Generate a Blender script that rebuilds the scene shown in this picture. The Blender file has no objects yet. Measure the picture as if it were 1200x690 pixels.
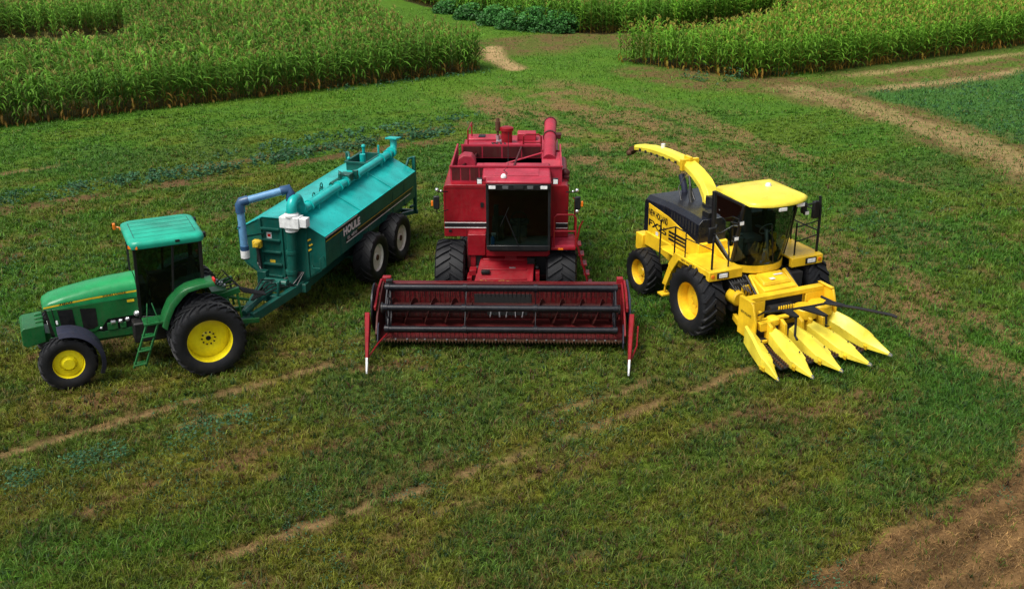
import bpy, bmesh, math, random
import numpy as np
from mathutils import Vector, Matrix

random.seed(7)
RNG = np.random.default_rng(11)
PI = math.pi
S = bpy.context.scene
C = S.collection

# ------------------------------------------------------------------ node materials
def new_mat(name):
    m = bpy.data.materials.new(name)
    m.use_nodes = True
    nt = m.node_tree
    return m, nt, nt.nodes['Principled BSDF'], nt.nodes['Material Output']

def nd(nt, typ, **kw):
    n = nt.nodes.new(typ)
    for k, v in kw.items():
        setattr(n, k, v)
    return n

def mix_col(nt, fac, a, b, blend='MIX'):
    n = nd(nt, 'ShaderNodeMix', data_type='RGBA', blend_type=blend)
    for sock, v in ((n.inputs[0], fac), (n.inputs[6], a), (n.inputs[7], b)):
        if hasattr(v, 'is_linked') or hasattr(v, 'links'):
            nt.links.new(v, sock)
        else:
            sock.default_value = v if isinstance(v, (int, float)) else (*v, 1)[:4]
    return n.outputs[2]

def ramp(nt, fac, p0, p1, c0=(0, 0, 0), c1=(1, 1, 1)):
    n = nd(nt, 'ShaderNodeValToRGB')
    n.color_ramp.elements[0].position = p0
    n.color_ramp.elements[1].position = p1
    n.color_ramp.elements[0].color = (*c0, 1)
    n.color_ramp.elements[1].color = (*c1, 1)
    nt.links.new(fac, n.inputs[0])
    return n.outputs[0]

def noise(nt, vec, scale, detail=4, rough=0.55):
    n = nd(nt, 'ShaderNodeTexNoise')
    n.inputs['Scale'].default_value = scale
    n.inputs['Detail'].default_value = detail
    n.inputs['Roughness'].default_value = rough
    if vec is not None:
        nt.links.new(vec, n.inputs['Vector'])
    return n.outputs[0]

def paint(name, col, rough=0.32, dust=0.35, coat=0.35, dust_col=(0.13, 0.10, 0.06), grime=0.5, metal=0.0):
    """sprayed machine paint: slight fading in patches, field dust low down and in streaks, fine roughness changes"""
    m, nt, b, out = new_mat(name)
    geo = nd(nt, 'ShaderNodeNewGeometry')
    pos = geo.outputs['Position']
    n1 = noise(nt, pos, 1.7, 5)
    n2 = noise(nt, pos, 14, 6, .65)
    dark = tuple(c * 0.72 for c in col)
    lite = tuple(min(1, c * 1.12 + 0.004) for c in col)
    c1 = mix_col(nt, ramp(nt, n1, .35, .68), dark, lite)
    sep = nd(nt, 'ShaderNodeSeparateXYZ')
    nt.links.new(pos, sep.inputs[0])
    mr = nd(nt, 'ShaderNodeMapRange')
    nt.links.new(sep.outputs[2], mr.inputs[0])
    mr.inputs[1].default_value = 0.1; mr.inputs[2].default_value = 1.7
    mr.inputs[3].default_value = 1.0; mr.inputs[4].default_value = 0.12
    mul = nd(nt, 'ShaderNodeMath', operation='MULTIPLY')
    nt.links.new(mr.outputs[0], mul.inputs[0]); nt.links.new(ramp(nt, n2, .38, .72), mul.inputs[1])
    mul2 = nd(nt, 'ShaderNodeMath', operation='MULTIPLY')
    nt.links.new(mul.outputs[0], mul2.inputs[0]); mul2.inputs[1].default_value = dust
    c2 = mix_col(nt, mul2.outputs[0], c1, dust_col)
    # rain-washed streaks running down the panels
    mp = nd(nt, 'ShaderNodeMapping'); mp.inputs['Scale'].default_value = (1, 1, .10)
    nt.links.new(pos, mp.inputs[0])
    stv = noise(nt, mp.outputs[0], 11, 5, .7)
    sm = nd(nt, 'ShaderNodeMath', operation='MULTIPLY'); nt.links.new(ramp(nt, stv, .50, .78), sm.inputs[0]); sm.inputs[1].default_value = min(.6, dust * 1.5)
    c2 = mix_col(nt, sm.outputs[0], c2, tuple(c * .45 + d * .35 for c, d in zip(col, dust_col)))
    # small dark chips and grime spots
    n3 = noise(nt, pos, 38, 3)
    g = nd(nt, 'ShaderNodeMath', operation='MULTIPLY')
    nt.links.new(ramp(nt, n3, .66, .74), g.inputs[0]); g.inputs[1].default_value = grime
    c3 = mix_col(nt, g.outputs[0], c2, tuple(c * .25 + .01 for c in col))
    nt.links.new(c3, b.inputs['Base Color'])
    rr = nd(nt, 'ShaderNodeMapRange')
    nt.links.new(n2, rr.inputs[0])
    rr.inputs[1].default_value = .3; rr.inputs[2].default_value = .75
    rr.inputs[3].default_value = rough * .75; rr.inputs[4].default_value = min(1, rough * 1.5 + .08)
    nt.links.new(rr.outputs[0], b.inputs['Roughness'])
    b.inputs['Coat Weight'].default_value = coat * .45
    b.inputs['Specular IOR Level'].default_value = .30
    b.inputs['Coat Roughness'].default_value = .18
    b.inputs['Metallic'].default_value = metal
    bp = nd(nt, 'ShaderNodeBump'); bp.inputs['Strength'].default_value = .05; bp.inputs['Distance'].default_value = .02
    nt.links.new(noise(nt, pos, 3.2, 2), bp.inputs['Height'])
    nt.links.new(bp.outputs[0], b.inputs['Normal'])
    return m

def rubber():
    m, nt, b, out = new_mat('tyre rubber')
    geo = nd(nt, 'ShaderNodeNewGeometry'); pos = geo.outputs['Position']
    n1 = noise(nt, pos, 5, 6, .65)
    n2 = noise(nt, pos, 30, 4)
    sep = nd(nt, 'ShaderNodeSeparateXYZ'); nt.links.new(pos, sep.inputs[0])
    mr = nd(nt, 'ShaderNodeMapRange'); nt.links.new(sep.outputs[2], mr.inputs[0])
    mr.inputs[1].default_value = .05; mr.inputs[2].default_value = .8; mr.inputs[3].default_value = .70; mr.inputs[4].default_value = .12
    mu = nd(nt, 'ShaderNodeMath', operation='MULTIPLY')
    nt.links.new(mr.outputs[0], mu.inputs[0]); nt.links.new(ramp(nt, n1, .42, .75), mu.inputs[1])
    c = mix_col(nt, ramp(nt, n2, .3, .7), (.004, .0045, .006), (.010, .011, .014))
    c = mix_col(nt, mu.outputs[0], c, (.036, .029, .020))
    nt.links.new(c, b.inputs['Base Color'])
    b.inputs['Roughness'].default_value = .62
    b.inputs['Specular IOR Level'].default_value = .35
    bp = nd(nt, 'ShaderNodeBump'); bp.inputs['Strength'].default_value = .15; bp.inputs['Distance'].default_value = .01
    nt.links.new(n2, bp.inputs['Height']); nt.links.new(bp.outputs[0], b.inputs['Normal'])
    return m

def tinted_glass(name, tint=(.10, .14, .13), rough=.03):
    m, nt, b, out = new_mat(name)
    nt.nodes.remove(b)
    tr = nd(nt, 'ShaderNodeBsdfTransparent'); tr.inputs[0].default_value = (*tint, 1)
    gl = nd(nt, 'ShaderNodeBsdfGlossy'); gl.inputs['Roughness'].default_value = rough
    gl.inputs[0].default_value = (.85, .92, .9, 1)
    fr = nd(nt, 'ShaderNodeFresnel'); fr.inputs[0].default_value = 1.42
    mx = nd(nt, 'ShaderNodeMixShader')
    nt.links.new(fr.outputs[0], mx.inputs[0]); nt.links.new(tr.outputs[0], mx.inputs[1]); nt.links.new(gl.outputs[0], mx.inputs[2])
    nt.links.new(mx.outputs[0], out.inputs[0])
    return m

def plain(name, col, rough=.5, metal=0.0, emit=None):
    m, nt, b, out = new_mat(name)
    geo = nd(nt, 'ShaderNodeNewGeometry')
    n = noise(nt, geo.outputs['Position'], 9, 5, .6)
    c = mix_col(nt, ramp(nt, n, .3, .7), tuple(x * .78 for x in col), tuple(min(1, x * 1.15) for x in col))
    nt.links.new(c, b.inputs['Base Color'])
    b.inputs['Roughness'].default_value = rough
    b.inputs['Metallic'].default_value = metal
    return m

def attr_mat(name, rough=.6, transl=.35, vary=.25, scale=3.0, spec=.25, sheen=0.0):
    """leaf / ground material reading the mesh's own colour attribute, broken up by noise"""
    m, nt, b, out = new_mat(name)
    at = nd(nt, 'ShaderNodeAttribute', attribute_name='Col')
    geo = nd(nt, 'ShaderNodeNewGeometry')
    n = noise(nt, geo.outputs['Position'], scale, 5, .6)
    v = ramp(nt, n, .3, .7, (1 - vary,) * 3, (1 + vary,) * 3)
    c = mix_col(nt, 1.0, at.outputs['Color'], v, 'MULTIPLY')
    nt.links.new(c, b.inputs['Base Color'])
    b.inputs['Roughness'].default_value = rough
    b.inputs['Specular IOR Level'].default_value = spec
    if transl > 0:
        t = nd(nt, 'ShaderNodeBsdfTranslucent'); nt.links.new(c, t.inputs[0])
        mx = nd(nt, 'ShaderNodeMixShader'); mx.inputs[0].default_value = transl
        nt.links.new(b.outputs[0], mx.inputs[1]); nt.links.new(t.outputs[0], mx.inputs[2])
        nt.links.new(mx.outputs[0], out.inputs[0])
    return m

M = dict(
    rubber=rubber(),
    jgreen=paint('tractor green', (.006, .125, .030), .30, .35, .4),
    jhoodlit=paint('lit tractor hood green', (.008, .25, .075), .30, .2, .4),  # tractor green with the hood's highlights put into the colour
    jrooflit=paint('sky-lit tractor roof green', (.010, .37, .245), .34, .15, .4),  # tractor green lightened towards the bluish sky light on the roof
    jyellow=paint('wheel yellow', (.96, .78, .008), .33, .16, .3, grime=.3),
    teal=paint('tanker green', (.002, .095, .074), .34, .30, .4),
    teallit=paint('sky-lit tanker green', (.003, .43, .40), .28, .14, .5, grime=.25),  # tanker green with the sky reflection of the top facets painted in
    cream=paint('cream wheel', (.92, .92, .80), .45, .15, .1, grime=.25),
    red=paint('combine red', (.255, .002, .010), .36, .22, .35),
    redlit=paint('lit combine red', (.40, .020, .046), .42, .25, .2, dust_col=(.24, .13, .11)),  # combine red made paler and pinker to paint in light on its tops
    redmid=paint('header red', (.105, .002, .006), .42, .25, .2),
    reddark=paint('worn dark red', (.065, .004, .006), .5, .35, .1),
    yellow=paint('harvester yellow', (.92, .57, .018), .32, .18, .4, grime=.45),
    yellowlit=paint('lit harvester yellow', (.95, .75, .06), .30, .10, .45, grime=.3),  # harvester yellow with light on roof, spout and snouts put into the colour
    black=paint('satin black', (.005, .006, .008), .42, .20, .2),
    blackgloss=paint('glossy hood black', (.007, .009, .016), .27, .15, .5),
    bar=paint('reel bar black', (.006, .007, .013), .33, .10, .3),
    grey=paint('grey plastic', (.020, .024, .050), .5, .25, .0),
    dark=plain('dark void', (.012, .012, .012), .8),
    steel=plain('worn steel', (.42, .42, .42), .35, .85),
    silver=plain('silver', (.62, .62, .64), .30, .8),
    rust=plain('rusty steel', (.10, .045, .022), .75, .25),
    white=plain('white plastic', (.74, .76, .76), .35),
    blue=plain('blue pvc pipe', (.12, .29, .50), .30),
    bluedark=plain('dark blue pvc', (.025, .075, .17), .35),
    orange=plain('orange lens', (.85, .20, .015), .25),
    redlens=plain('red lens', (.60, .015, .012), .25),
    lamp=plain('clear lamp lens', (.86, .88, .88), .12),
    ylabel=plain('yellow label', (.75, .50, .03), .5),
    seat=plain('seat cloth', (.10, .105, .11), .9),
    inside=plain('cab interior', (.028, .030, .030), .8),
    hose=plain('black hose', (.012, .012, .013), .45),
    bottle=plain('blue liquid bottle', (.02, .22, .60), .2),
    straw=plain('chaff', (.42, .24, .06), .9),
    glass=tinted_glass('tinted cab glass', (.32, .42, .40)),
    glassdark=tinted_glass('dark cab glass', (.18, .25, .24)),
    stripe=plain('yellow decal', (.80, .55, .02), .4),
    decalblack=plain('black decal', (.010, .010, .012), .4),
    decalwhite=plain('white decal', (.78, .78, .76), .4),
)

# ------------------------------------------------------------------ mesh building
class MB:
    def __init__(s):
        s.v = []; s.f = []
    def add(s, vs, fs):
        o = len(s.v)
        s.v += [tuple(map(float, p)) for p in vs]
        s.f += [tuple(i + o for i in q) for q in fs]
        return s
    def box(s, x0, x1, y0, y1, z0, z1):
        return s.hexa([(x0, y0, z0), (x1, y0, z0), (x1, y1, z0), (x0, y1, z0), (x0, y0, z1), (x1, y0, z1), (x1, y1, z1), (x0, y1, z1)])
    def hexa(s, p):
        return s.add(p, [(0, 3, 2, 1), (4, 5, 6, 7), (0, 1, 5, 4), (1, 2, 6, 5), (2, 3, 7, 6), (3, 0, 4, 7)])
    def prism(s, poly, axis, a0, a1):
        n = len(poly)
        def P(p, a):
            return (a, p[0], p[1]) if axis == 'x' else (p[0], a, p[1]) if axis == 'y' else (p[0], p[1], a)
        vs = [P(p, a0) for p in poly] + [P(p, a1) for p in poly]
        fs = [tuple(range(n)), tuple(range(2 * n - 1, n - 1, -1))] + [(i, (i + 1) % n, n + (i + 1) % n, n + i) for i in range(n)]
        return s.add(vs, fs)
    def loft(s, rings, closed=True, caps=True):
        n = len(rings[0]); vs = [p for r in rings for p in r]; fs = []
        for k in range(len(rings) - 1):
            for i in range(n if closed else n - 1):
                j = (i + 1) % n
                fs.append((k * n + i, k * n + j, (k + 1) * n + j, (k + 1) * n + i))
        if caps and closed:
            fs.append(tuple(range(n - 1, -1, -1))); fs.append(tuple(range((len(rings) - 1) * n, len(rings) * n)))
        return s.add(vs, fs)
    def tube(s, path, r, n=10, caps=True):
        pts = [Vector(p) for p in path]
        rs = r if isinstance(r, (list, tuple)) else [r] * len(pts)
        rings = []; ref = None
        for i, p in enumerate(pts):
            d = (pts[min(i + 1, len(pts) - 1)] - pts[max(i - 1, 0)]).normalized()
            if ref is None:
                ref = Vector((0, 0, 1)) if abs(d.z) < .9 else Vector((1, 0, 0))
            a = (ref - d * ref.dot(d)).normalized(); b = d.cross(a); ref = a
            rings.append([tuple(p + (a * math.cos(t) + b * math.sin(t)) * rs[i]) for t in [2 * PI * k / n for k in range(n)]])
        return s.loft(rings, True, caps)
    def bar(s, p0, p1, w, h):
        """square bar between two points"""
        p0 = Vector(p0); p1 = Vector(p1); d = (p1 - p0).normalized()
        ref = Vector((0, 0, 1)) if abs(d.z) < .9 else Vector((1, 0, 0))
        a = d.cross(ref).normalized(); b = a.cross(d).normalized()
        rings = [[tuple(p + a * (i * w / 2) + b * (j * h / 2)) for i, j in ((-1, -1), (1, -1), (1, 1), (-1, 1))] for p in (p0, p1)]
        return s.loft(rings)
    def lathe(s, prof, c, axis='y', n=32, closed=False, sgn=1):
        rings = []
        for a, r in prof:
            ring = []
            for k in range(n):
                t = 2 * PI * k / n
                u, w = r * math.cos(t), r * math.sin(t)
                a_ = a * sgn
                ring.append((c[0] + u, c[1] + a_, c[2] + w) if axis == 'y' else (c[0] + a_, c[1] + u, c[2] + w) if axis == 'x' else (c[0] + u, c[1] + w, c[2] + a_))
            rings.append(ring)
        if closed: rings.append(rings[0])
        return s.loft(rings, True, False)
    def sphere(s, c, r, n=14, sq=1.0):
        prof = [(-r * sq * math.cos(PI * k / 8), max(1e-4, r * math.sin(PI * k / 8))) for k in range(9)]
        return s.lathe(prof, c, 'z', n)
    def quad(s, a, b, c, d):
        return s.add([a, b, c, d], [(0, 1, 2, 3)])
    def poly(s, pts):
        return s.add(pts, [tuple(range(len(pts)))])
    def build(s, name, mat, parent=None, smooth=35, bevel=0.0, solid=0.0, recalc=True):
        me = bpy.data.meshes.new(name)
        me.from_pydata(s.v, [], s.f)
        if recalc:
            bm = bmesh.new(); bm.from_mesh(me)
            bmesh.ops.remove_doubles(bm, verts=bm.verts, dist=1e-5)
            bmesh.ops.recalc_face_normals(bm, faces=bm.faces)
            bm.to_mesh(me); bm.free()
        me.materials.append(mat)
        if smooth:
            me.polygons.foreach_set('use_smooth', [True] * len(me.polygons))
            me.set_sharp_from_angle(angle=math.radians(smooth))
        o = bpy.data.objects.new(name, me); C.objects.link(o)
        o.parent = parent
        if solid:
            md = o.modifiers.new('thickness', 'SOLIDIFY'); md.thickness = solid; md.offset = 0
        if bevel:
            md = o.modifiers.new('soft edges', 'BEVEL'); md.width = bevel; md.segments = 2; md.limit_method = 'ANGLE'; md.angle_limit = math.radians(40)
            md.harden_normals = False
        return o

def pieces(mb):
    """connected pieces of a mesh under construction, each as a builder of its own"""
    par = list(range(len(mb.v)))
    def find(i):
        while par[i] != i:
            par[i] = par[par[i]]; i = par[i]
        return i
    for f in mb.f:
        for j in f[1:]: par[find(f[0])] = find(j)
    groups = {}
    for f in mb.f: groups.setdefault(find(f[0]), []).append(f)
    out = []
    for fs in groups.values():
        idx = sorted({i for f in fs for i in f}); mp = {i: k for k, i in enumerate(idx)}
        b = MB(); b.v = [mb.v[i] for i in idx]; b.f = [tuple(mp[i] for i in f) for f in fs]; out.append(b)
    return out

def each(mb, name, mat, parent=None, *a, **k):
    return [b.build(name, mat, parent, *a, **k) for b in pieces(mb)]

def tag(o, label=None, cat=None, group=None, kind=None):
    for k, v in (('label', label), ('category', cat), ('group', group), ('kind', kind)):
        if v: o[k] = v
    return o

def thing(name, label, cat, loc, yaw):
    e = bpy.data.objects.new(name, None); C.objects.link(e)
    e.location = loc; e.rotation_euler = (0, 0, math.radians(yaw)); e.empty_display_size = .3
    return tag(e, label, cat)

def lettering(name, text, origin, u, v, w, h, mat, parent, bold=0.0, normal_off=0.0):
    """raised lettering: text laid in the plane of u (reading direction) and v (up), stretched to w x h"""
    cu = bpy.data.curves.new(name, 'FONT'); cu.body = text; cu.size = 1; cu.offset = bold; cu.resolution_u = 3
    tmp = bpy.data.objects.new(name + '_tmp', cu); C.objects.link(tmp)
    dg = bpy.context.evaluated_depsgraph_get(); dg.update()
    me = bpy.data.meshes.new_from_object(tmp.evaluated_get(dg))
    bpy.data.objects.remove(tmp); bpy.data.curves.remove(cu)
    me.name = name
    n = len(me.vertices); co = np.empty(n * 3); me.vertices.foreach_get('co', co); co = co.reshape(-1, 3)
    mn = co.min(0); mx = co.max(0)
    p = (co - mn) / np.maximum(mx - mn, 1e-6)
    u = np.array(Vector(u).normalized()); v = np.array(Vector(v).normalized()); nrm = np.cross(u, v)
    w3 = np.array(origin) + p[:, :1] * w * u + p[:, 1:2] * h * v + nrm * normal_off
    me.vertices.foreach_set('co', w3.ravel()); me.update()
    me.materials.clear(); me.materials.append(mat)
    o = bpy.data.objects.new(name, me); C.objects.link(o); o.parent = parent
    return o

def arc(cx, cz, r, a0, a1, n):
    return [(cx + r * math.cos(math.radians(a0 + (a1 - a0) * k / n)), cz + r * math.sin(math.radians(a0 + (a1 - a0) * k / n))) for k in range(n + 1)]

# ------------------------------------------------------------------ wheels
def wheel(parent, c, R, w, rr, side, rimmat, dish=0.10, lugs=20, lug_h=.045, face=None, hubr=.16, bolts=8, hub_out=.03, name='wheel', seed=0):
    """side = +1: the outer face looks towards +y. wheel (disc and hub) > tyre, rim"""
    cx, cy, cz = c
    d = w / 2
    rf = face if face is not None else rr + .02
    disc = MB()
    yd = d * .80 - dish
    disc.lathe([(yd - .03, rr * .97), (yd, rr * .90), (yd + .015, rr * .55), (yd - .01, hubr * 1.25), (yd + hub_out * .4, hubr), (yd + hub_out, hubr * .82), (yd + hub_out, .001)], c, 'y', 40, sgn=side)
    for k in range(bolts):
        t = 2 * PI * k / bolts
        b = (cx + hubr * 1.12 * math.cos(t), cy, cz + hubr * 1.12 * math.sin(t))
        disc.lathe([(yd - .01, .018), (yd + .03, .018), (yd + .03, .001)], b, 'y', 6, sgn=side)
    wo = disc.build(name, rimmat, parent, 35)
    rim = MB()
    rim.lathe([(-d * .80, rf), (-d * .74, rr * .99), (-d * .3, rr * .92), (yd - .03, rr * .95), (yd + .3 * dish, rr * .955), (d * .66, rr * .975), (d * .75, rr * .995), (d * .82, rf), (d * .84, rf + .012), (d * .80, rf + .016)], c, 'y', 44, sgn=side)
    rim.build('rim', rimmat, wo, 40)
    # dark bolt ring
    ty = MB()
    hh = R - lug_h - rr
    prof = [(-d * .78, rr), (-d * .84, rr + .02), (-d * .97, rr + hh * .35), (-d, rr + hh * .55), (-d * .97, rr + hh * .80), (-d * .88, rr + hh * .94), (-d * .55, rr + hh * .99), (0, rr + hh)]
    prof = prof + [(-a, r) for a, r in prof[-2::-1]]
    ty.lathe(prof, c, 'y', 56)
    # tread lugs, angled bars from the centre line over the shoulder
    def carc(y):
        a = abs(y)
        xs = [0, d * .55, d * .88, d * .97, d]; rs = [rr + hh, rr + hh * .99, rr + hh * .94, rr + hh * .80, rr + hh * .55]
        return float(np.interp(a, xs, rs))
    dt = 2 * PI / lugs
    for sd in (-1, 1):
        for k in range(lugs):
            t0 = (k + (.5 if sd > 0 else 0)) * dt
            st = []
            for (fy, da, hgt) in ((-.03, 0, 1), (.45, -.42, 1), (.86, -.80, .96), (.955, -.86, .62), (.985, -.90, .08)):
                y = sd * d * fy
                st.append((y, t0 + da * dt * 1.15, carc(y) - .006, carc(y) + lug_h * hgt if fy < .95 else carc(y) + lug_h * hgt * .8))
            rings = []
            for (y, t, r0, r1) in st:
                ring = []
                for r, dd in ((r0, -.19), (r1, -.14), (r1, .14), (r0, .19)):
                    tt = t + dd * dt
                    ring.append((cx + r * math.cos(tt), cy + y, cz + r * math.sin(tt)))
                rings.append(ring)
            ty.loft(rings)
    ty.build('tyre', M['rubber'], wo, 38)
    return wo

# ------------------------------------------------------------------ green tractor
def make_tractor():
    T = thing('tractor', 'green tractor with yellow wheels and sky-lit turquoise cab roof, hitched to the slurry tanker', 'tractor', (TX, TY, 0), TA)
    G = M['jgreen']
    for s in (1, -1):
        wheel(T, (0, s * 1.56, .87), .87, .48, .52, s, M['jyellow'], dish=.26, lugs=22, hubr=.13, bolts=10, hub_out=.02, face=.56)
        wheel(T, (0, s * .95, .87), .87, .48, .52, s, M['jyellow'], dish=.12, lugs=22, hubr=.13, face=.55)
        wheel(T, (3.05, s * .97, .64), .64, .40, .345, s, M['jyellow'], dish=.10, lugs=18, lug_h=.038, hubr=.15, hub_out=.11, bolts=8, face=.38)
    # hub bolts of the outer duals show dark
    b = MB()
    for s in (1, -1):
        yd = s * (1.56 + .24 * .80 - .26 + .034)
        for k in range(10):
            t = 2 * PI * k / 10
            b.lathe([(0, .022), (s * .012, .022), (s * .012, .001)], (.15 * math.cos(t), yd, .87 + .15 * math.sin(t)), 'y', 8)
        b.lathe([(0, .06), (s * .012, .05), (s * .012, .001)], (0, yd, .87), 'y', 14)
    b.build('hub_bolt', M['black'], T)
    # chassis, axles
    m = MB()
    m.box(-.5, 1.5, -.35, .35, .62, 1.2).box(1.4, 3.2, -.26, .26, .72, 1.05)
    m.tube([(0, -1.5, .87), (0, 1.5, .87)], .13, 14)
    m.hexa([(2.9, -.85, .52), (3.2, -.85, .52), (3.2, .85, .52), (2.9, .85, .52), (2.95, -.85, .74), (3.15, -.85, .74), (3.15, .85, .74), (2.95, .85, .74)])
    m.box(-.75, -.4, -.45, .45, .75, 1.35)
    m.build('chassis', G, T, bevel=.02)
    # hood: lofted cross sections from the nose to the cab
    h = MB(); rings = []
    for x, zt, zs, hw in ((3.40, 1.78, 1.76, .30), (3.36, 1.85, 1.80, .37), (3.22, 1.935, 1.84, .41), (2.9, 2.01, 1.87, .425), (2.4, 2.09, 1.90, .43), (1.9, 2.145, 1.915, .435), (1.34, 2.17, 1.92, .44)):
        ring = [(x, -hw, 1.74)]
        k = (zt - zs)
        ring += [(x, -hw, zs), (x, -hw * .93, zs + k * .45), (x, -hw * .72, zs + k * .85), (x, -hw * .35, zt), (x, hw * .35, zt), (x, hw * .72, zs + k * .85), (x, hw * .93, zs + k * .45), (x, hw, zs), (x, hw, 1.74)]
        rings.append(ring)
    h.loft(rings)
    hood = h.build('hood', M['jhoodlit'], T, 50)
    # side panels below the hood
    m = MB()
    for s in (1, -1):
        y0, y1 = s * .40, s * .432
        m.prism([(3.22, 1.05), (3.32, 1.735), (1.34, 1.735), (1.34, 1.30), (2.05, 1.30), (2.20, 1.12), (2.35, 1.05)], 'y', y0, y1)
        m.prism([(2.95, .86), (3.15, 1.05), (2.35, 1.05), (2.2, 1.0), (1.4, 1.0), (1.4, .82)], 'y', y0 * .9, y1 * .95)
    m.box(3.2, 3.33, -.40, .40, 1.0, 1.05)
    each(m, 'side_panel', G, T, bevel=.008)
    m = MB()
    for s in (1, -1):
        m.prism([(2.28, 1.18), (2.28, 1.62), (2.62, 1.66), (2.60, 1.15), (2.40, 1.12)], 'y', s * .425, s * .437)
        m.prism([(2.75, 1.16), (2.78, 1.68), (3.10, 1.70), (3.05, 1.14)], 'y', s * .425, s * .437)
    each(m, 'side_grille', M['black'], T)
    m = MB()
    m.hexa([(3.2, -.395, 1.06), (3.30, -.37, 1.06), (3.30, .37, 1.06), (3.2, .395, 1.06), (3.2, -.41, 1.75), (3.375, -.35, 1.75), (3.375, .35, 1.75), (3.2, .41, 1.75)])
    m.hexa([(3.12, .405, 1.1), (3.30, .375, 1.1), (3.31, .385, 1.1), (3.14, .436, 1.1), (3.2, .41, 1.735), (3.37, .355, 1.735), (3.375, .37, 1.735), (3.2, .440, 1.735)])
    m.build('front_grille', M['black'], T, bevel=.006)
    for s in (1, -1):
        m = MB(); m.hexa([(3.10, s * .40, 1.36), (3.34, s * .34, 1.36), (3.345, s * .36, 1.36), (3.12, s * .448, 1.36), (3.11, s * .40, 1.46), (3.35, s * .34, 1.46), (3.355, s * .36, 1.46), (3.13, s * .448, 1.46)])
        m.build('headlight', M['lamp'], T, bevel=.006)
    # engine seen under the hood
    m = MB(); m.box(1.45, 2.3, -.36, .36, .95, 1.7)
    m.build('engine', M['dark'], T)
    m = MB()
    m.sphere((1.62, .41, 1.22), .06).sphere((1.78, .41, 1.20), .055).tube([(1.9, .40, 1.2), (2.0, .42, 1.2)], .05)
    m.sphere((1.40, .46, 1.34), .075).sphere((2.22, .42, 1.10), .035)
    each(m, 'engine_fitting', M['silver'], T)
    m = MB(); m.box(1.85, 2.08, .36, .44, 1.02, 1.2).box(1.66, 1.8, .3, .43, 1.02, 1.16)
    each(m, 'fuel_filter', G, T, bevel=.01)
    # yellow stripe with model and maker lettering
    m = MB()
    for s in (1, -1):
        pts = [(3.375, s * .372, 1.765, 1.797), (3.22, s * .4135, 1.785, 1.823), (2.9, s * .4285, 1.812, 1.852), (2.4, s * .4335, 1.845, 1.885), (1.9, s * .4385, 1.862, 1.902), (1.345, s * .4435, 1.872, 1.912)]
        for a, c in zip(pts, pts[1:]):
            m.quad((a[0], a[1], a[2]), (c[0], c[1], c[2]), (c[0], c[1], c[3]), (a[0], a[1], a[3]))
    m.build('stripe', M['stripe'], T)
    lettering('model_lettering', '7800', (3.05, .4345, 1.800), (-1, 0, .09), (0.0, 0, 1), .30, .055, M['decalblack'], hood, .02, .004)
    lettering('maker_lettering', 'JOHN DEERE', (2.1, .4455, 1.852), (-1, 0, .02), (0, 0, 1), .52, .055, M['decalblack'], hood, .02, .004)
    m = MB(); m.box(1.42, 1.58, .430, .436, 1.64, 1.70); m.build('badge', M['stripe'], T)
    # front weights
    m = MB()
    m.prism([(3.42, 1.00), (3.84, .93), (3.92, 1.00), (3.92, 1.34), (3.86, 1.40), (3.42, 1.42)], 'y', -.47, .47)
    for y in (-.24, 0, .24):
        m.box(3.40, 3.60, y - .02, y + .02, 1.415, 1.45)
    m.box(3.2, 3.5, -.3, .3, .92, 1.15)
    m.build('front_weight', G, T, bevel=.02)
    # cab
    m = MB()
    zb, zt = 1.28, 3.02
    for s in (1, -1):
        m.bar((1.34, s * .62, zb), (1.30, s * .72, zt), .07, .07)
        m.bar((.62, s * .80, zb), (.46, s * .80, zt), .06, .05)
        m.bar((-.12, s * .78, 1.95), (-.16, s * .78, zt), .09, .08)
        m.bar((1.34, s * .62, zb), (.62, s * .80, zb - .02), .06, .08)
        m.bar((.62, s * .80, zb), (-.12, s * .78, 1.95), .05, .06)
        m.bar((1.30, s * .72, zt - .02), (.46, s * .80, zt - .02), .06, .06)
        m.bar((.46, s * .80, zt - .02), (-.16, s * .78, zt - .02), .06, .06)
    m.box(-.17, -.10, -.78, .78, 1.85, 1.97).box(1.30, 1.37, -.62, .62, 1.24, 1.34)
    m.box(-.1, 1.3, -.62, .62, 1.12, 1.26)
    m.build('cab_frame', M['black'], T, bevel=.01)
    m = MB()
    for s in (1, -1):
        m.quad((1.34, s * .635, zb), (.62, s * .805, zb), (.46, s * .805, zt), (1.30, s * .73, zt))
        m.poly([(.61, s * .80, zb + .05), (-.12, s * .785, 1.97), (-.16, s * .785, zt), (.45, s * .80, zt)])
    m.quad((1.35, -.62, 1.3), (1.35, .62, 1.3), (1.31, .72, zt), (1.31, -.72, zt))
    m.quad((-.14, -.76, 1.95), (-.14, .76, 1.95), (-.165, .76, zt), (-.165, -.76, zt))
    each(m, 'cab_window', M['glassdark'], T, 0)
    m = MB()
    for z, ox, hy, rc in ((3.015, .0, .87, .16), (3.10, .02, .90, .20), (3.17, .0, .88, .20), (3.205, -.06, .82, .20)):
        ring = []
        x0, x1 = -.26 - ox, 1.40 + ox
        for (cx, cy, a0) in ((x1 - rc, hy - rc, 0), (x0 + rc, hy - rc, 90), (x0 + rc, -hy + rc, 180), (x1 - rc, -hy + rc, 270)):
            for k in range(5):
                a = math.radians(a0 + k * 22.5)
                ring.append((cx + rc * math.cos(a), cy + rc * math.sin(a), z))
        m.v += ring if False else []
        if z == 3.015: rg = []
        rg.append(ring)
    m.loft(rg)
    roof = m.build('cab_roof', M['jrooflit'], T, 50)
    m = MB()
    for k in range(5):
        y = -.60 + k * .30
        m.box(-.12, 1.26, y - .006, y + .006, 3.2045, 3.2085)
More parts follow.
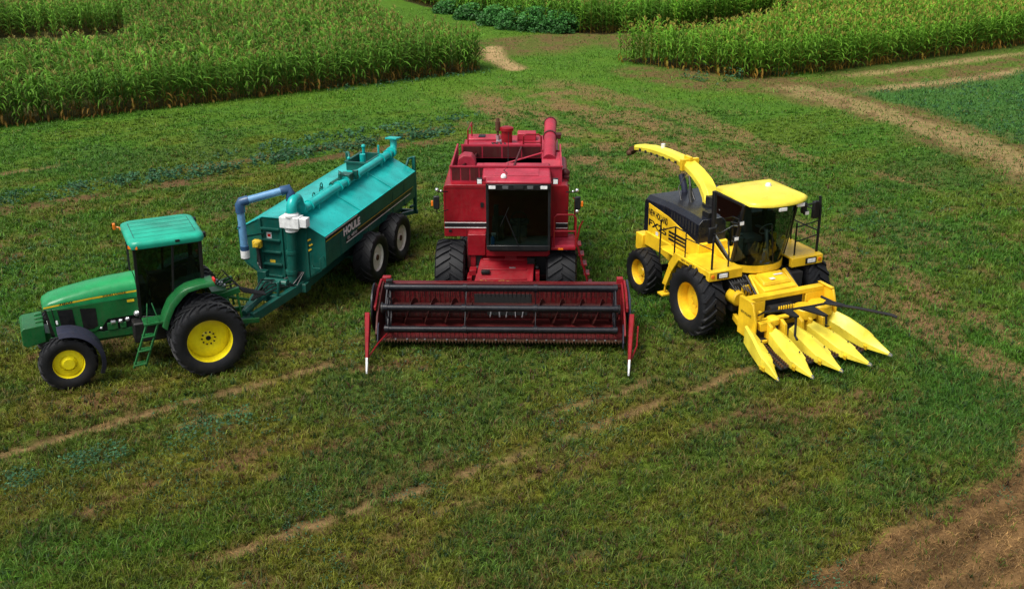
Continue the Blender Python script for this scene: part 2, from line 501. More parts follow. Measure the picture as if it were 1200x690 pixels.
    m.box(-.12, -.105, -.60, .60, 3.2045, 3.2085).box(1.245, 1.26, -.60, .60, 3.2045, 3.2085)
    m.build('roof_rib', M['teal'], roof)
    for s in (1, -1):
        m = MB(); m.hexa([(1.22, s * .83, 3.03), (1.40, s * .73, 3.03), (1.43, s * .76, 3.03), (1.24, s * .905, 3.03), (1.22, s * .83, 3.10), (1.40, s * .73, 3.10), (1.43, s * .76, 3.10), (1.24, s * .905, 3.10)])
        m.build('turn_signal', M['orange'], T)
        m = MB(); m.box(-.33, -.26, s * .62 - .07, s * .62 + .07, 3.03, 3.15); m.build('work_light', M['black'], T, bevel=.01)
    m = MB(); m.box(.30, .40, .88, .925, 3.09, 3.14); m.build('roof_latch', M['black'], T)
    m = MB(); m.box(1.5, 1.56, -1.02, -.9, 3.0, 3.14); m.tube([(1.4, -.85, 3.05), (1.52, -.95, 3.07)], .015, 6); m.build('beacon', M['orange'], T, bevel=.01)
    # cab interior
    m = MB(); m.box(.05, .5, -.26, .26, 1.62, 1.74); m.hexa([(-.02, -.25, 1.7), (.12, -.25, 1.7), (.12, .25, 1.7), (-.02, .25, 1.7), (-.1, -.23, 2.35), (.0, -.23, 2.35), (.0, .23, 2.35), (-.1, .23, 2.35)])
    m.box(-.05, .55, .3, .40, 1.85, 1.93)
    m.build('seat', M['seat'], T, bevel=.04)
    m = MB(); m.tube([(1.15, 0, 1.28), (.98, 0, 2.05)], .05, 8)
    m.box(1.1, 1.3, -.3, .3, 1.3, 2.0)
    m.tube([(.98 + .19 * math.sin(t) * .35, .19 * math.cos(t), 2.06 + .19 * math.sin(t) * .9) for t in [2 * PI * k / 16 for k in range(17)]], .014, 6)
    m.box(.0, .95, -.62, -.42, 1.28, 1.95)
    m.build('steering_column', M['inside'], T, bevel=.01)
    # rear fenders
    for s in (1, -1):
        m = MB()
        path = [(.95, 1.20), (.86, 1.45), (.72, 1.72), (.52, 1.93), (.30, 2.04), (.0, 2.09), (-.32, 2.10)]
        r0 = []
        for (x, z) in path:
            r0.append([(x, s * .72, z), (x, s * 1.19, z), (x - .02 if x > .4 else x, s * 1.215, z - .03), (x - .10 if x > .4 else x - .02, s * 1.215, z - .10), (x - .10 if x > .4 else x - .02, s * 1.17, z - .10), (x - .05, s * .72, z - .06)])
        m.loft(r0)
        f = m.build('rear_fender', G, T, 50)
        m = MB(); m.hexa([(-.345, s * .98, 2.02), (-.30, s * .98, 2.02), (-.30, s * 1.18, 2.02), (-.345, s * 1.18, 2.02), (-.36, s * .98, 2.16), (-.31, s * .98, 2.16), (-.31, s * 1.18, 2.16), (-.36, s * 1.18, 2.16)])
        m.build('tail_light', M['redlens'], f, bevel=.01)
    # front fenders, dark grey plastic
    for s in (1, -1):
        m = MB(); rg = []
        for k in range(13):
            a = math.radians(108 + (208 - 108) * 0 + (-0)) if False else math.radians(80 + k * (126 / 12))
            r = .79 + .012 * k / 12
            x, z = 3.05 + r * math.cos(a), .64 + r * math.sin(a)
            xo, zo = 3.05 + (r - .05) * math.cos(a), .64 + (r - .05) * math.sin(a)
            xo, zo = 3.05 + (r - .10) * math.cos(a), .64 + (r - .10) * math.sin(a)
            rg.append([(x, s * .70, z), (x, s * 1.17, z), (xo, s * 1.23, zo), (xo, s * 1.20, zo), ((x * .985 + xo * .015), s * .70, z - .02)])
        m.loft(rg)
        m.build('front_fender', M['grey'], T, 50, bevel=.008)
    # access steps
    m = MB()
    for dx in (0, .26):
        m.bar((1.02 + dx, 1.14, 1.30), (1.44 + dx, 1.34, .36), .035, .05)
    for k, z in enumerate((.42, .72, 1.02)):
        t = (1.30 - z) / .94
        x = 1.02 + .42 * t; y = 1.14 + .2 * t
        m.box(x + .0, x + .27, y - .16, y + .04, z - .015, z + .015)
    m.box(.82, 1.34, .74, 1.18, 1.27, 1.32)
    m.bar((1.0, 1.16, 1.3), (1.1, 1.0, 1.75), .025, .025).bar((1.28, 1.16, 1.3), (1.2, 1.0, 1.75), .025, .025)
    m.build('access_ladder', G, T, bevel=.006)
    m = MB(); m.box(.6, 1.55, .38, .80, .72, 1.22); m.build('fuel_tank', M['black'], T, bevel=.04)
    # mirrors, exhaust, rear linkage
    m = MB(); m.tube([(1.25, -.62, 1.75), (1.25, -.62, 2.9)], .05, 10); m.build('exhaust', M['dark'], T)
    m = MB()
    for s in (1, -1):
        m.bar((-.3, s * .35, 1.35), (-1.02, s * .42, 1.52), .10, .14)
        m.bar((-.95, s * .42, 1.5), (-1.0, s * .45, .80), .05, .05)
        m.bar((-.45, s * .40, .72), (-1.42, s * .46, .66), .07, .12)
    m.bar((-.5, 0, 1.30), (-1.3, 0, 1.05), .06, .06)
    m.box(-.72, -.35, -.38, .38, 1.2, 1.55)
    m.bar((-.4, .0, .55), (-1.5, 0.0, .55), .14, .08)
    m.build('rear_linkage', G, T, bevel=.01)
    m = MB()
    for k in range(6):
        y = -.2 + k * .09
        m.tube([(-.5, y, 1.5), (-.75 - .05 * k, y * 1.2, 1.85 - .06 * k), (-1.15, y * .8, 1.35), (-1.7, y * .5, 1.15)], .018, 6)
    each(m, 'hydraulic_hose', M['hose'], T)
    m = MB()
    for k in range(5):
        m.sphere((-.55 - .04 * k, -.22 + k * .11, 1.62 + .03 * (k % 2)), .03, 8)
    each(m, 'hose_coupler', M['silver'], T)
    return T

# ------------------------------------------------------------------ slurry tanker
def make_tanker():
    K = thing('slurry_tanker', 'long teal slurry tanker with cream wheels and blue filling pipe, behind the green tractor', 'tanker', (KX, KY, 0), KA)
    G = M['teal']
    for s in (1, -1):
        for x in (.9, -.9):
            wheel(K, (x, s * 1.36, .72), .72, .58, .385, s, M['cream'], dish=.07, lugs=16, lug_h=.032, hubr=.10, bolts=8, face=.415)
    hub = MB()
    for s in (1, -1):
        for x in (.9, -.9):
            yd = s * (1.36 + .29 * .8 - .07)
            hub.lathe([(0, .085), (s * .05, .08), (s * .06, .05), (s * .06, .001)], (x, yd + s * .01, .72), 'y', 16)
    each(hub, 'wheel_hub', M['rust'], K)
    sec = [(-.45, .74), (.45, .74), (1.235, 1.34), (1.25, 2.15), (.50, 2.55), (-.50, 2.55), (-1.25, 2.15), (-1.235, 1.34)]
    lowsec = sec[:4] + [sec[6], sec[7]]
    tk = MB()
    x0, x1 = -3.05, 3.50
    # the lower shell and the two end plates; the top, coloured lighter for the sky reflection, sits on it
    def P(p, x): return (x, p[0], p[1])
    n = 8
    vs = [P(p, x1) for p in sec] + [P(p, x0) for p in sec]
    fs = [tuple(range(8)), tuple(range(15, 7, -1))]
    for i in (0, 1, 2, 6, 7):
        j = (i + 1) % 8
        fs.append((i, 8 + i, 8 + j, j))
    tk.add(vs, fs)
    tank = tk.build('tank', G, K, 30)
    m = MB()
    top = [(1.262, 2.146), (1.262, 2.160), (.502, 2.565), (-.502, 2.565), (-1.262, 2.160), (-1.262, 2.146), (-.5, 2.54), (.5, 2.54)]
    m.prism(top, 'x', x0 - .02, x1 + .02)
    for yy in (-.9, .9):
        pass
    m.build('tank_top', M['teallit'], K, 30, bevel=.006)
    m = MB()
    for x in (1.2, -1.1):
        m.prism([(.52, 2.568), (1.24, 2.182), (1.25, 2.192), (.52, 2.58)], 'x', x - .02, x + .02)
    m.prism([(1.24, 2.142), (1.272, 2.146), (1.272, 2.170), (1.24, 2.170)], 'x', x0 - .01, x1 + .01)
    m.build('tank_seam', M['teallit'], K, 30)
    m = MB()
    for sx in (2.55, 1.62, .68, -.25, -1.18, -2.1):
        for s in (1, -1):
            m.box(sx - .008, sx + .008, s * 1.236, s * 1.2525, 1.36, 2.02) if sx > 2.4 or sx < -.3 else m.box(sx - .008, sx + .008, s * 1.236, s * 1.2525, 1.36, 1.55)
    each(m, 'weld_seam', G, tank)
    # end plate ribs on the front
    m = MB()
    x = x1
    m.box(x, x + .05, -.62, -.54, .8, 2.5).box(x, x + .05, -.02, .06, .8, 2.5)
    for z in (.95, 1.28, 1.62, 1.95, 2.25):
        m.box(x, x + .10, -.54, .0, z - .02, z + .03)
    m.box(x, x + .04, .70, .76, 1.0, 2.4)
    m.tube([(x + .02, .85, 1.35), (x + .22, .95, 1.35), (x + .22, 1.18, 1.35), (x + .22, 1.18, 1.62), (x + .02, 1.18, 1.62)], .018, 6)
    m.build('front_ladder', G, K, bevel=.006)
    for (y, z, w, h, mt, nm) in ((-.34, 2.06, .14, .16, 'white', 'warning_label'), (-.30, 1.34, .15, .08, 'ylabel', 'warning_label')):
        m = MB(); m.box(x + .002, x + .012, y - w / 2, y + w / 2, z - h / 2, z + h / 2); m.build(nm, M[mt], K)
    m = MB(); m.box(x + .014, x + .018, -.385, -.295, 2.02, 2.10); m.build('warning_label', M['redlens'], K)
    m = MB()
    for (y, z) in ((.80, 2.03), (.84, 1.90), (.80, 1.76)):
        m.bar((x + .01, y - .05, z - .03), (x + .02, y + .05, z + .03), .02, .04)
    each(m, 'grease_label', M['ylabel'], K)
    m = MB(); m.box(x + .0, x + .16, -.78, -.54, 1.72, 1.92).lathe([(0, .08), (.10, .08), (.10, .001)], (x + .16, -.62, 1.84), 'x', 12); m.build('control_valve', M['ylabel'], K, bevel=.02)
    m = MB(); m.tube([(x + .12, -.64, 1.72), (x + .14, -.6, 1.2), (x + .30, -.4, .9)], .05, 8).tube([(x + .1, -.66, 1.7), (x + .1, -.7, 1.3), (x + .5, -.2, .9), (x + 1.6, .05, .95)], .02, 6)
    for k in range(5):
        m.tube([(x + .08, .62 - .03 * k, 1.15), (x + .35, .52 - .1 * k, .86 + .03 * k), (x + .9, .3 - .12 * k, 1.0 + .04 * k), (x + 1.9, .05, 1.0)], .018, 6)
    each(m, 'hydraulic_hose', M['hose'], K)
    # side stripes and lettering
    st = {'decalblack': MB(), 'decalwhite': MB(), 'stripe': MB()}
    for s in (1, -1):
        Y = s * 1.256
        def band(k, xa, xb, za, zb, off=0):
            st[k].add([(xa, Y + s * off, za), (xb, Y + s * off, za), (xb, Y + s * off, zb), (xa, Y + s * off, zb)], [(0, 1, 2, 3)])
        band('decalwhite', 3.48, 1.42, 2.105, 2.136, .002)
        band('decalblack', 3.48, 1.36, 2.025, 2.096, .002)
        band('stripe', 3.48, 2.42, 2.005, 2.022, .002)
        band('decalwhite', 2.24, -2.6, 1.565, 1.595, .002)
        band('decalblack', 2.24, -2.75, 1.605, 1.70, .002)
        band('stripe', 1.45, -2.85, 1.715, 1.730, .002)
    for k, b in st.items():
        each(b, 'stripe', M[k], tank, 0)
    for s in (1, -1):
        if s > 0:
            lettering('maker_lettering', 'HOULE', (2.40, 1.262, 1.80), (-1, 0, 0), (0, 0, 1), 1.12, .235, M['decalwhite'], tank, .055, .003)
            lettering('model_lettering', 'EL 4800', (2.15, 1.262, 1.645), (-1, 0, 0), (0, 0, 1), .62, .085, M['decalwhite'], tank, .01, .003)
        else:
            lettering('maker_lettering', 'HOULE', (1.28, -1.262, 1.80), (1, 0, 0), (0, 0, 1), 1.12, .235, M['decalwhite'], tank, .055, .003)
    # frame and drawbar
    m = MB()
    for s in (1, -1):
        m.bar((-3.3, s * .62, .88), (3.4, s * .62, .80), .14, .24)
        m.bar((3.2, s * .62, .80), (5.55, s * .12, .60), .14, .24)
    m.bar((5.3, 0, .60), (5.95, 0, .56), .26, .12)
    m.box(3.4, 3.7, -.7, .7, .62, .86)
    m.box(4.3, 4.5, -.42, .42, .62, .78)
    m.box(-.95, .95, -1.0, 1.0, .62, .72)
    for s in (1, -1):
        m.bar((1.35, s * 1.02, .78), (-1.35, s * 1.02, .78), .12, .18)
        m.hexa([(3.5, s * .50, .80), (3.5, s * 1.1, 1.2), (3.0, s * 1.1, 1.2), (3.0, s * .50, .80), (3.5, s * .50, .86), (3.5, s * 1.1, 1.30), (3.0, s * 1.1, 1.30), (3.0, s * .50, .86)])
    m.build('frame', G, K, bevel=.012)
    m = MB()
    m.box(3.9, 4.25, -.25, .2, .78, 1.05).tube([(4.3, 0, .85), (5.7, 0, .78)], .07, 10)
    m.tube([(4.0, -.3, .95), (4.0, .35, .95)], .12, 12).box(3.75, 3.95, -.55, -.3, .8, 1.2).bar((4.5, .3, .75), (4.6, .42, 1.25), .06, .06)
    m.build('pump_drive', M['teal'], K, bevel=.015)
    # riser pipe, white valve, elbow, top pipe
    m = MB(); m.tube([(3.72, .34, .9), (3.72, .42, 2.3)], .125, 16).tube([(3.72, .34, 1.15), (3.72, .34, 1.24)], .16, 16).tube([(3.72, .38, 1.7), (3.72, .38, 1.78)], .15, 16)
    m.build('riser_pipe', G, K)
    m = MB(); m.box(3.56, 3.88, .18, .72, 2.42, 2.72).box(3.62, 3.84, .72, .92, 2.46, 2.70).lathe([(-.10, .17), (-.02, .17), (-.02, .2), (0, .2)], (3.72, .44, 2.42), 'z', 16).lathe([(0, .19), (.06, .19), (.06, .15), (.1, .15)], (3.72, .46, 2.72), 'z', 16)
    m.build('valve_box', M['white'], K, bevel=.025)
    m = MB()
    path = [(3.72, .47, 2.75)] + [(3.50 + .22 * math.cos(math.radians(a)), .48, 2.88 + .24 * math.sin(math.radians(a))) for a in (0, 25, 50, 75, 100, 125, 150, 180)] + [(3.27, .5, 2.78), (3.22, .5, 2.74)]
    m.tube(path, .135, 16)
    m.tube([(3.27, .5, 2.80), (3.16, .5, 2.72)], .16, 16)
    m.build('pipe_elbow', M['teallit'], K, 50)
    m = MB()
    m.tube([(3.22, .5, 2.72), (-3.15, .5, 2.72)], .115, 18)
    for x in (2.75, .9, .45, -.3, -2.2, -2.75):
        m.tube([(x + .05, .5, 2.72), (x - .05, .5, 2.72)], .15, 18)
    m.tube([(3.1, .22, 2.66), (.3, .22, 2.66)], .05, 10)
    for x in (2.4, 1.2, -.9, -2.0):
        m.box(x - .03, x + .03, .38, .62, 2.5, 2.66)
    m.build('top_pipe', M['teallit'], K, 50)
    m = MB()
    m.tube([(.75, .22, 2.68), (-.1, .36, 2.76)], .10, 12).box(.1, .42, .30, .62, 2.70, 2.92).sphere((.3, .3, 2.9), .07).tube([(.6, .42, 2.7), (.6, .42, 3.0)], .05, 10)
    m.tube([(.2, .2, 2.95), (.55, .5, 2.98)], .02, 6).box(-.05, .05, .55, .7, 2.7, 2.95)
    m.build('flow_valve', M['teal'], K, bevel=.012)
    m = MB()
    for (x, y) in ((1.7, .12), (1.1, .05), (2.9, .2), (.75, -.1)):
        m.tube([(x - .07, y, 2.56)] + [(x + .07 * math.cos(math.radians(a)), y, 2.66 + .07 * math.sin(math.radians(a))) for a in (180, 140, 100, 60, 20, 0)] + [(x + .07, y, 2.56)], .016, 6)
    each(m, 'lifting_eye', G, K)
    # filling hatch, open at the top
    m = MB()
    a0, a1, b0, b1, z0, z1, t = -2.35, -1.25, -.22, .42, 2.55, 2.84, .03
    m.box(a0, a1, b0, b0 + t, z0, z1).box(a0, a1, b1 - t, b1, z0, z1).box(a0, a0 + t, b0 + t, b1 - t, z0, z1).box(a1 - t, a1, b0 + t, b1 - t, z0, z1)
    m.box(a0 - .04, a1 + .04, b1, b1 + .04, z1 - .04, z1 + .004).box(a0 - .04, a1 + .04, b0 - .04, b0, z1 - .04, z1 + .004).box(a0 - .04, a0, b0, b1, z1 - .04, z1 + .004).box(a1, a1 + .04, b0, b1, z1 - .04, z1 + .004)
    hatch = m.build('filling_hatch', M['teal'], K)
    m = MB(); m.box(a0 + t, a1 - t, b0 + t, b1 - t, 2.572, 2.60); m.build('hatch_opening', M['dark'], hatch)
    m = MB(); m.tube([(-1.75, .1, 2.58), (-1.75, .1, 2.95)], .09, 12).tube([(-2.3, -.1, 2.8), (-2.3, -.1, 3.02)], .05, 8).sphere((-2.3, -.1, 3.04), .07).tube([(-2.4, .35, 2.8), (-2.4, .35, 3.08)], .035, 8).sphere((-1.3, -.15, 2.92), .05)
    each(m, 'hatch_fitting', M['teallit'], hatch)
    # rear spout with deflector plate
    m = MB()
    m.tube([(-3.1, .5, 2.72), (-3.2, .5, 2.76), (-3.28, .49, 2.9), (-3.32, .47, 3.06)], .105, 14)
    m.tube([(-2.98, .5, 2.72), (-3.10, .5, 2.72)], .17, 16)
    m.hexa([(-3.55, .28, 3.05), (-3.1, .28, 3.10), (-3.1, .66, 3.10), (-3.55, .66, 3.05), (-3.55, .28, 3.09), (-3.1, .28, 3.15), (-3.1, .66, 3.15), (-3.55, .66, 3.09)])
    m.build('rear_spout', M['teallit'], K, bevel=.006)
    # rear protection frame
    m = MB()
    for s in (1, -1):
        m.bar((-3.32, s * 1.12, .72), (-3.34, s * 1.12, 2.55), .10, .12)
        m.bar((-3.05, s * 1.05, .98), (-3.34, s * 1.12, .98), .07, .08)
        m.bar((-2.6, s * .75, .80), (-3.36, s * 1.12, .76), .09, .12)
        m.tube([(-3.05, s * .95, 2.25), (-3.2, s * 1.0, 2.5), (-3.34, s * 1.1, 2.52)], .045, 8)
    m.bar((-3.33, -1.2, .76), (-3.33, 1.2, .76), .10, .12)
    m.build('rear_frame', M['teal'], K, bevel=.01)
    m = MB(); m.tube([(-3.05, .75, 1.6), (-3.18, .75, 1.6)], .30, 20).tube([(-3.1, .75, 1.6), (-3.25, .8, 1.3), (-3.1, .85, 1.0)], .06, 8); m.build('rear_valve', M['black'], K)
    # blue swing pipe with white end coupling
    A = Vector((3.52, .33, 3.36)); B = Vector((4.18, -.72, 3.12)); D = Vector((4.2, -.69, 1.85))
    m = MB(); m.tube([tuple(A + (B - A) * .07), tuple(A + (B - A) * .93)], .098, 16).tube([tuple(B + Vector((.0, 0, -.15))), tuple(D)], .098, 16)
    m.build('filling_pipe', M['blue'], K)
    m = MB()
    d = (B - A).normalized()
    m.tube([tuple(A + Vector((0, .05, -.30))), tuple(A + Vector((0, .05, -.12))), tuple(A), tuple(A + d * .2)], .125, 16)
    m.tube([tuple(B - d * .22), tuple(B - d * .03), tuple(B + Vector((.0, 0, -.06))), tuple(B + Vector((.0, 0, -.26)))], .125, 16)
    m.tube([tuple(B + Vector((.0, 0, -.62))), tuple(B + Vector((.0, 0, -.66)))], .11, 14)
    m.tube([tuple(D), tuple(D + Vector((0, 0, .12)))], .112, 14)
    each(m, 'pipe_fitting', M['bluedark'], K, 50)
    m = MB(); m.tube([tuple(D), tuple(D - Vector((0, 0, .20)))], .118, 16); m.build('end_coupling', M['white'], K)
    m = MB(); m.tube([tuple(D - Vector((0, 0, .20))), tuple(D - Vector((0, 0, .24)))], .10, 16); m.build('end_seal', M['dark'], K)
    m = MB(); m.bar((4.15, -.68, 2.2), (3.5, -.5, 2.1), .05, .05); m.bar((3.5, .34, 3.08), (3.5, .3, 2.5), .06, .06); m.build('pipe_bracket', G, K)
    return K

# ------------------------------------------------------------------ red combine harvester
def make_combine():
    H = thing('combine_harvester', 'red combine harvester with wide grain header, parked between tanker and yellow harvester', 'combine', (CX, CY, 0), CA)
    R = M['red']
    for s in (1, -1):
        wheel(H, (0, s * 1.45, .93), .93, .80, .42, s, R, dish=.2, lugs=22, lug_h=.055, hubr=.16)
        wheel(H, (-3.7, s * 1.25, .62), .62, .42, .30, s, R, dish=.1, lugs=18, lug_h=.03, hubr=.1)
    # axle + chassis
    m = MB()
    m.tube([(0, -1.3, .93), (0, 1.3, .93)], .17, 14).box(-4.6, .1, -.75, .75, .9, 2.0)
    m.tube([(-3.7, -1.2, .62), (-3.7, 1.2, .62)], .10, 10)
    m.box(.0, .25, -1.02, -.78, .7, 1.95)
    m.build('chassis', M['reddark'], H, bevel=.02)
    # body with rounded upper shoulders
    m = MB()
    prof = [(-1.62, 1.97), (1.62, 1.97)] + [(1.62 - .10 + .10 * math.cos(math.radians(a)), 3.27 + .10 * math.sin(math.radians(a))) for a in (0, 30, 60, 90)] + [(-1.52 + .10 * math.cos(math.radians(a)), 3.27 + .10 * math.sin(math.radians(a))) for a in (90, 120, 150, 180)]
    m.prism(prof, 'x', -2.9, 0.0)
    prof2 = [(-1.45, 1.97), (1.45, 1.97), (1.40, 3.30), (-1.40, 3.30)]
    m.prism(prof2, 'x', -5.2, -2.9)
    m.hexa([(-5.9, -.9, 1.2), (-5.2, -1.1, 1.4), (-5.2, 1.1, 1.4), (-5.9, .9, 1.2), (-5.9, -.9, 2.2), (-5.2, -1.1, 3.0), (-5.2, 1.1, 3.0), (-5.9, .9, 2.2)])
    body = m.build('body', R, H, 35, bevel=.012)
    # recessed front between side panel and cab, black stripe with white pinstripes
    m = MB(); m.box(0.004, .012, -1.605, -.52, 2.235, 2.345).box(.004, .012, 1.30, 1.605, 2.235, 2.345); each(m, 'stripe', M['decalblack'], body)
    m = MB()
    for z in (2.218, 2.352):
        m.box(0.004, .012, -1.605, -.52, z - .010, z + .010).box(.004, .012, 1.30, 1.605, z - .010, z + .010)
    m.build('pinstripe', M['decalwhite'], body)
    m = MB()
    m.box(.001, .006, -1.575, -1.567, 2.40, 3.28).box(.001, .006, -1.575, -.56, 2.395, 2.403).box(.001, .006, -1.575, -.56, 3.28, 3.288).box(.001, .006, -1.04, -1.032, 2.0, 2.21)
    m.build('panel_seam', M['reddark'], body)
    m = MB(); m.box(.006, .03, -.66, -.58, 2.78, 2.90).box(.006, .02, -1.50, -1.42, 2.10, 2.16); each(m, 'panel_latch', M['black'], body)
    m = MB()
    m.box(.0, .40, -.98, -.52, 1.58, 2.16).box(.05, .35, -.92, -.78, 1.25, 1.58)
    m.box(0, .5, -.5, 1.15, 1.60, 1.95)
    m.build('front_cover', R, H, bevel=.02)
    m = MB(); m.box(.02, .30, -.78, -.62, 1.2, 1.56).box(.02, .2, .78, 1.1, 1.0, 1.6); each(m, 'front_recess', M['dark'], H)
    # grain tank: four walls, floor and contents box
    m = MB(); t = .04
    X0, X1, Y, z0, z1 = -2.76, -.28, 1.45, 3.34, 3.80
    m.box(X1 - t, X1, -Y, Y, z0, z1)
    m.box(X0, X0 + t, -1.33, .90, z0, 3.74)
    m.box(X0 + t, X1 - t, -Y, -Y + t, z0, z1 - .02).box(X0 + t, X1 - t, Y - t, Y, z0, z1 - .02)
    m.box(X0, X0 + t, .90, 1.44, z0, 3.60)
    m.box(X0 + .04, X1 - .04, -Y + t, Y - t, z0, z0 + .03)
    m.box(X1, X1 + .03, -Y - .02, Y + .02, z1 - .03, z1 + .01).box(X0 - .02, X0, -1.35, .92, 3.71, 3.75)
    tank = m.build('grain_tank', M['redlit'], H)
    m = MB()
    for k in range(4):
        y = -1.30 + .55 * k
        m.box(X0 + t + .004, X0 + t + .012, y + .02, y + .53, 3.40, 3.70)
    for k in range(5):
        y = -1.42 + .24 * k
        m.box(X1 + .004, X1 + .012, y + .01, y + .22, 3.42, 3.74)
    each(m, 'tank_screen', M['reddark'], tank)
    m = MB()
    m.prism([(-1.36, 3.38), (-.82, 3.38), (-.86, 3.72), (-.95, 3.84), (-1.16, 3.86), (-1.30, 3.76)], 'x', -1.55, -1.1)
    m.box(-1.35, -1.0, -.82, -.35, 3.38, 3.60)
    m.bar((-1.9, -.1, 3.42), (-2.2, .95, 3.66), .05, .05)
    each(m, 'filling_auger', M['redlit'], tank, 40, bevel=.02)
    m = MB(); m.hexa([(-2.3, .92, 3.38), (-1.2, .92, 3.38), (-1.2, 1.44, 3.38), (-2.3, 1.44, 3.38), (-2.3, .92, 3.66), (-1.5, .92, 3.66), (-1.5, 1.44, 3.66), (-2.3, 1.44, 3.66)])
    m.build('auger_cover', M['redlit'], tank, bevel=.02)
    # engine deck, air cleaner, exhaust, rail
    m = MB(); m.box(-5.0, -2.8, -1.30, 1.0, 3.25, 3.48).box(-4.9, -4.3, -1.28, -.3, 3.48, 3.54); m.build('engine_deck', M['redlit'], H, bevel=.03)
    m = MB(); m.box(-4.75, -4.45, -.95, -.75, 3.545, 3.56).box(-3.4, -3.1, -.9, -.6, 3.485, 3.5); each(m, 'deck_vent', M['black'], H)
    m = MB(); m.lathe([(0, .001), (0, .16), (.36, .16), (.36, .20), (.44, .20), (.47, .14), (.47, .001)], (-4.0, -.10, 3.50), 'z', 24); m.build('air_cleaner', M['red'], H, 40)
    m = MB(); m.tube([(-4.05, -.36, 3.48), (-4.05, -.36, 4.02)], .035, 10).lathe([(0, .05), (.0, .075), (.26, .075), (.26, .05)], (-4.05, -.36, 3.84), 'z', 12).tube([(-4.05, -.36, 4.08), (-4.07, -.36, 4.2)], .05, 10); m.build('exhaust', M['rust'], H)
    m = MB(); m.tube([(-4.05, -.36, 3.48), (-4.05, -.36, 3.7)], .06, 10).box(-4.1, -3.95, -.40, -.2, 3.49, 3.56); m.build('exhaust_shield', M['silver'], H)
    m = MB()
    for xx in (-3.0,):
        m.tube([(xx, .40, 3.48), (xx, .40, 3.92), (xx, .48, 3.98), (xx, .82, 3.98), (xx, .90, 3.92), (xx, .90, 3.48)], .024, 8)
        m.tube([(xx, .42, 3.75), (xx, .88, 3.75)], .02, 8)
    m.build('hand_rail', R, H)
    m = MB()
    m.tube([(-3.6, -1.2, 3.48), (-3.6, -1.2, 3.95), (-4.6, -1.15, 3.95), (-4.6, -1.15, 3.48)], .022, 8)
    m.build('hand_rail', R, H)
    m = MB(); m.box(-3.5, -3.0, -.35, .30, 3.48, 3.62).box(-4.7, -4.3, .2, .75, 3.48, 3.70); each(m, 'deck_cover', M['redlit'], H, bevel=.025)
    m = MB(); m.lathe([(0, .09), (.05, .09), (.06, .001)], (-3.2, -1.05, 3.482), 'z', 14); m.build('fuel_cap', M['black'], H)
    m = MB(); m.tube([(-2.7, -.9, 3.5), (-1.7, -.95, 3.62), (-.4, -1.3, 3.66)], .03, 8).bar((-.35, .2, 3.78), (-2.7, .35, 3.70), .04, .04); each(m, 'tank_brace', M['reddark'], tank)
    m = MB()
    for k in range(4):
        m.tube([(-2.9, -.2 + .1 * k, 3.49), (-3.3, -.5 + .12 * k, 3.66), (-3.8, -.3 + .05 * k, 3.52)], .02, 6)
    each(m, 'engine_hose', M['hose'], H)
    # unloading auger folded along the left side
    m = MB(); m.tube([(-1.55, 1.12, 3.62), (-2.0, 1.13, 3.72), (-4.7, 1.17, 3.92)], .175, 22)
    au = m.build('unloading_auger', M['redlit'], H, 50)
    m = MB(); m.tube([(-3.3, 1.15, 3.815), (-3.4, 1.15, 3.822)], .20, 22).box(-3.5, -3.3, 1.32, 1.46, 3.78, 3.9).tube([(-3.6, 1.28, 3.85), (-3.6, 1.48, 3.85)], .05, 8).tube([(-4.62, 1.17, 3.912), (-4.71, 1.17, 3.920)], .19, 20)
    m.build('auger_clamp', M['reddark'], au)
    m = MB(); m.sphere((-.9, 1.55, 3.45), .12, 12).tube([(-.9, 1.55, 3.35), (-1.0, 1.5, 2.4)], .09, 12).box(-1.4, -.6, 1.50, 1.64, 3.3, 3.42); m.build('auger_drive', M['reddark'], H)
    # cab
    y0, y1 = -.47, 1.15; zb, zt = 1.97, 3.66
    m = MB()
    for y in (y0 + .03, y1 - .03):
        m.bar((.88, y, zb), (.86, y, zt), .07, .07).bar((-.55, y, zb), (-.55, y, zt), .08, .08)
        m.bar((.88, y, zb + .02), (-.55, y, zb + .02), .06, .08).bar((.86, y, zt - .03), (-.55, y, zt - .03), .06, .08)
    m.box(.84, .92, y0, y1, zb - .06, zb + .07).box(.82, .90, y0 + .06, y1 - .06, zt - .14, zt)
    m.box(-.60, -.50, y0, y1, zb, zt - .2)
    m.box(-.5, .84, y0 + .06, y1 - .06, zb - .12, zb + .02)
    cabf = m.build('cab_frame', M['black'], H, bevel=.014)
    m = MB()
    m.quad((.905, y0 + .06, zb + .05), (.905, y1 - .06, zb + .05), (.885, y1 - .06, zt - .13), (.885, y0 + .06, zt - .13))
    for y in (y0, y1):
        m.quad((.86, y, zb + .06), (-.52, y, zb + .06), (-.52, y, zt - .05), (.84, y, zt - .05))
    each(m, 'cab_window', M['glassdark'], H, 0)
    m = MB()
    m.hexa([(-.85, y0 - .16, 3.64), (.60, y0 - .12, 3.64), (.60, y1 + .02, 3.64), (-.85, y1 + .0, 3.64), (-.85, y0 - .14, 3.74), (.60, y0 - .08, 3.77), (.60, y1 - .02, 3.77), (-.85, y1 - .02, 3.74)])
    m.hexa([(.60, y0 - .02, 3.64), (.95, y0 - .02, 3.66), (.95, y1 + .02, 3.66), (.60, y1 + .02, 3.64), (.60, y0 + .00, 3.772), (.93, y0 + .02, 3.745), (.93, y1 - .02, 3.745), (.60, y1 - .00, 3.772)])
    roof = m.build('cab_roof', M['redlit'], H, bevel=.035)
    m = MB(); m.box(-.1, .58, y0 + .2, y1 - .3, 3.772, 3.785); m.build('roof_panel', M['redlit'], roof, bevel=.01)
    m = MB(); m.box(.86, .945, y0 + .02, y1 - .02, 3.50, 3.655); m.build('light_bar', M['black'], H, bevel=.015)
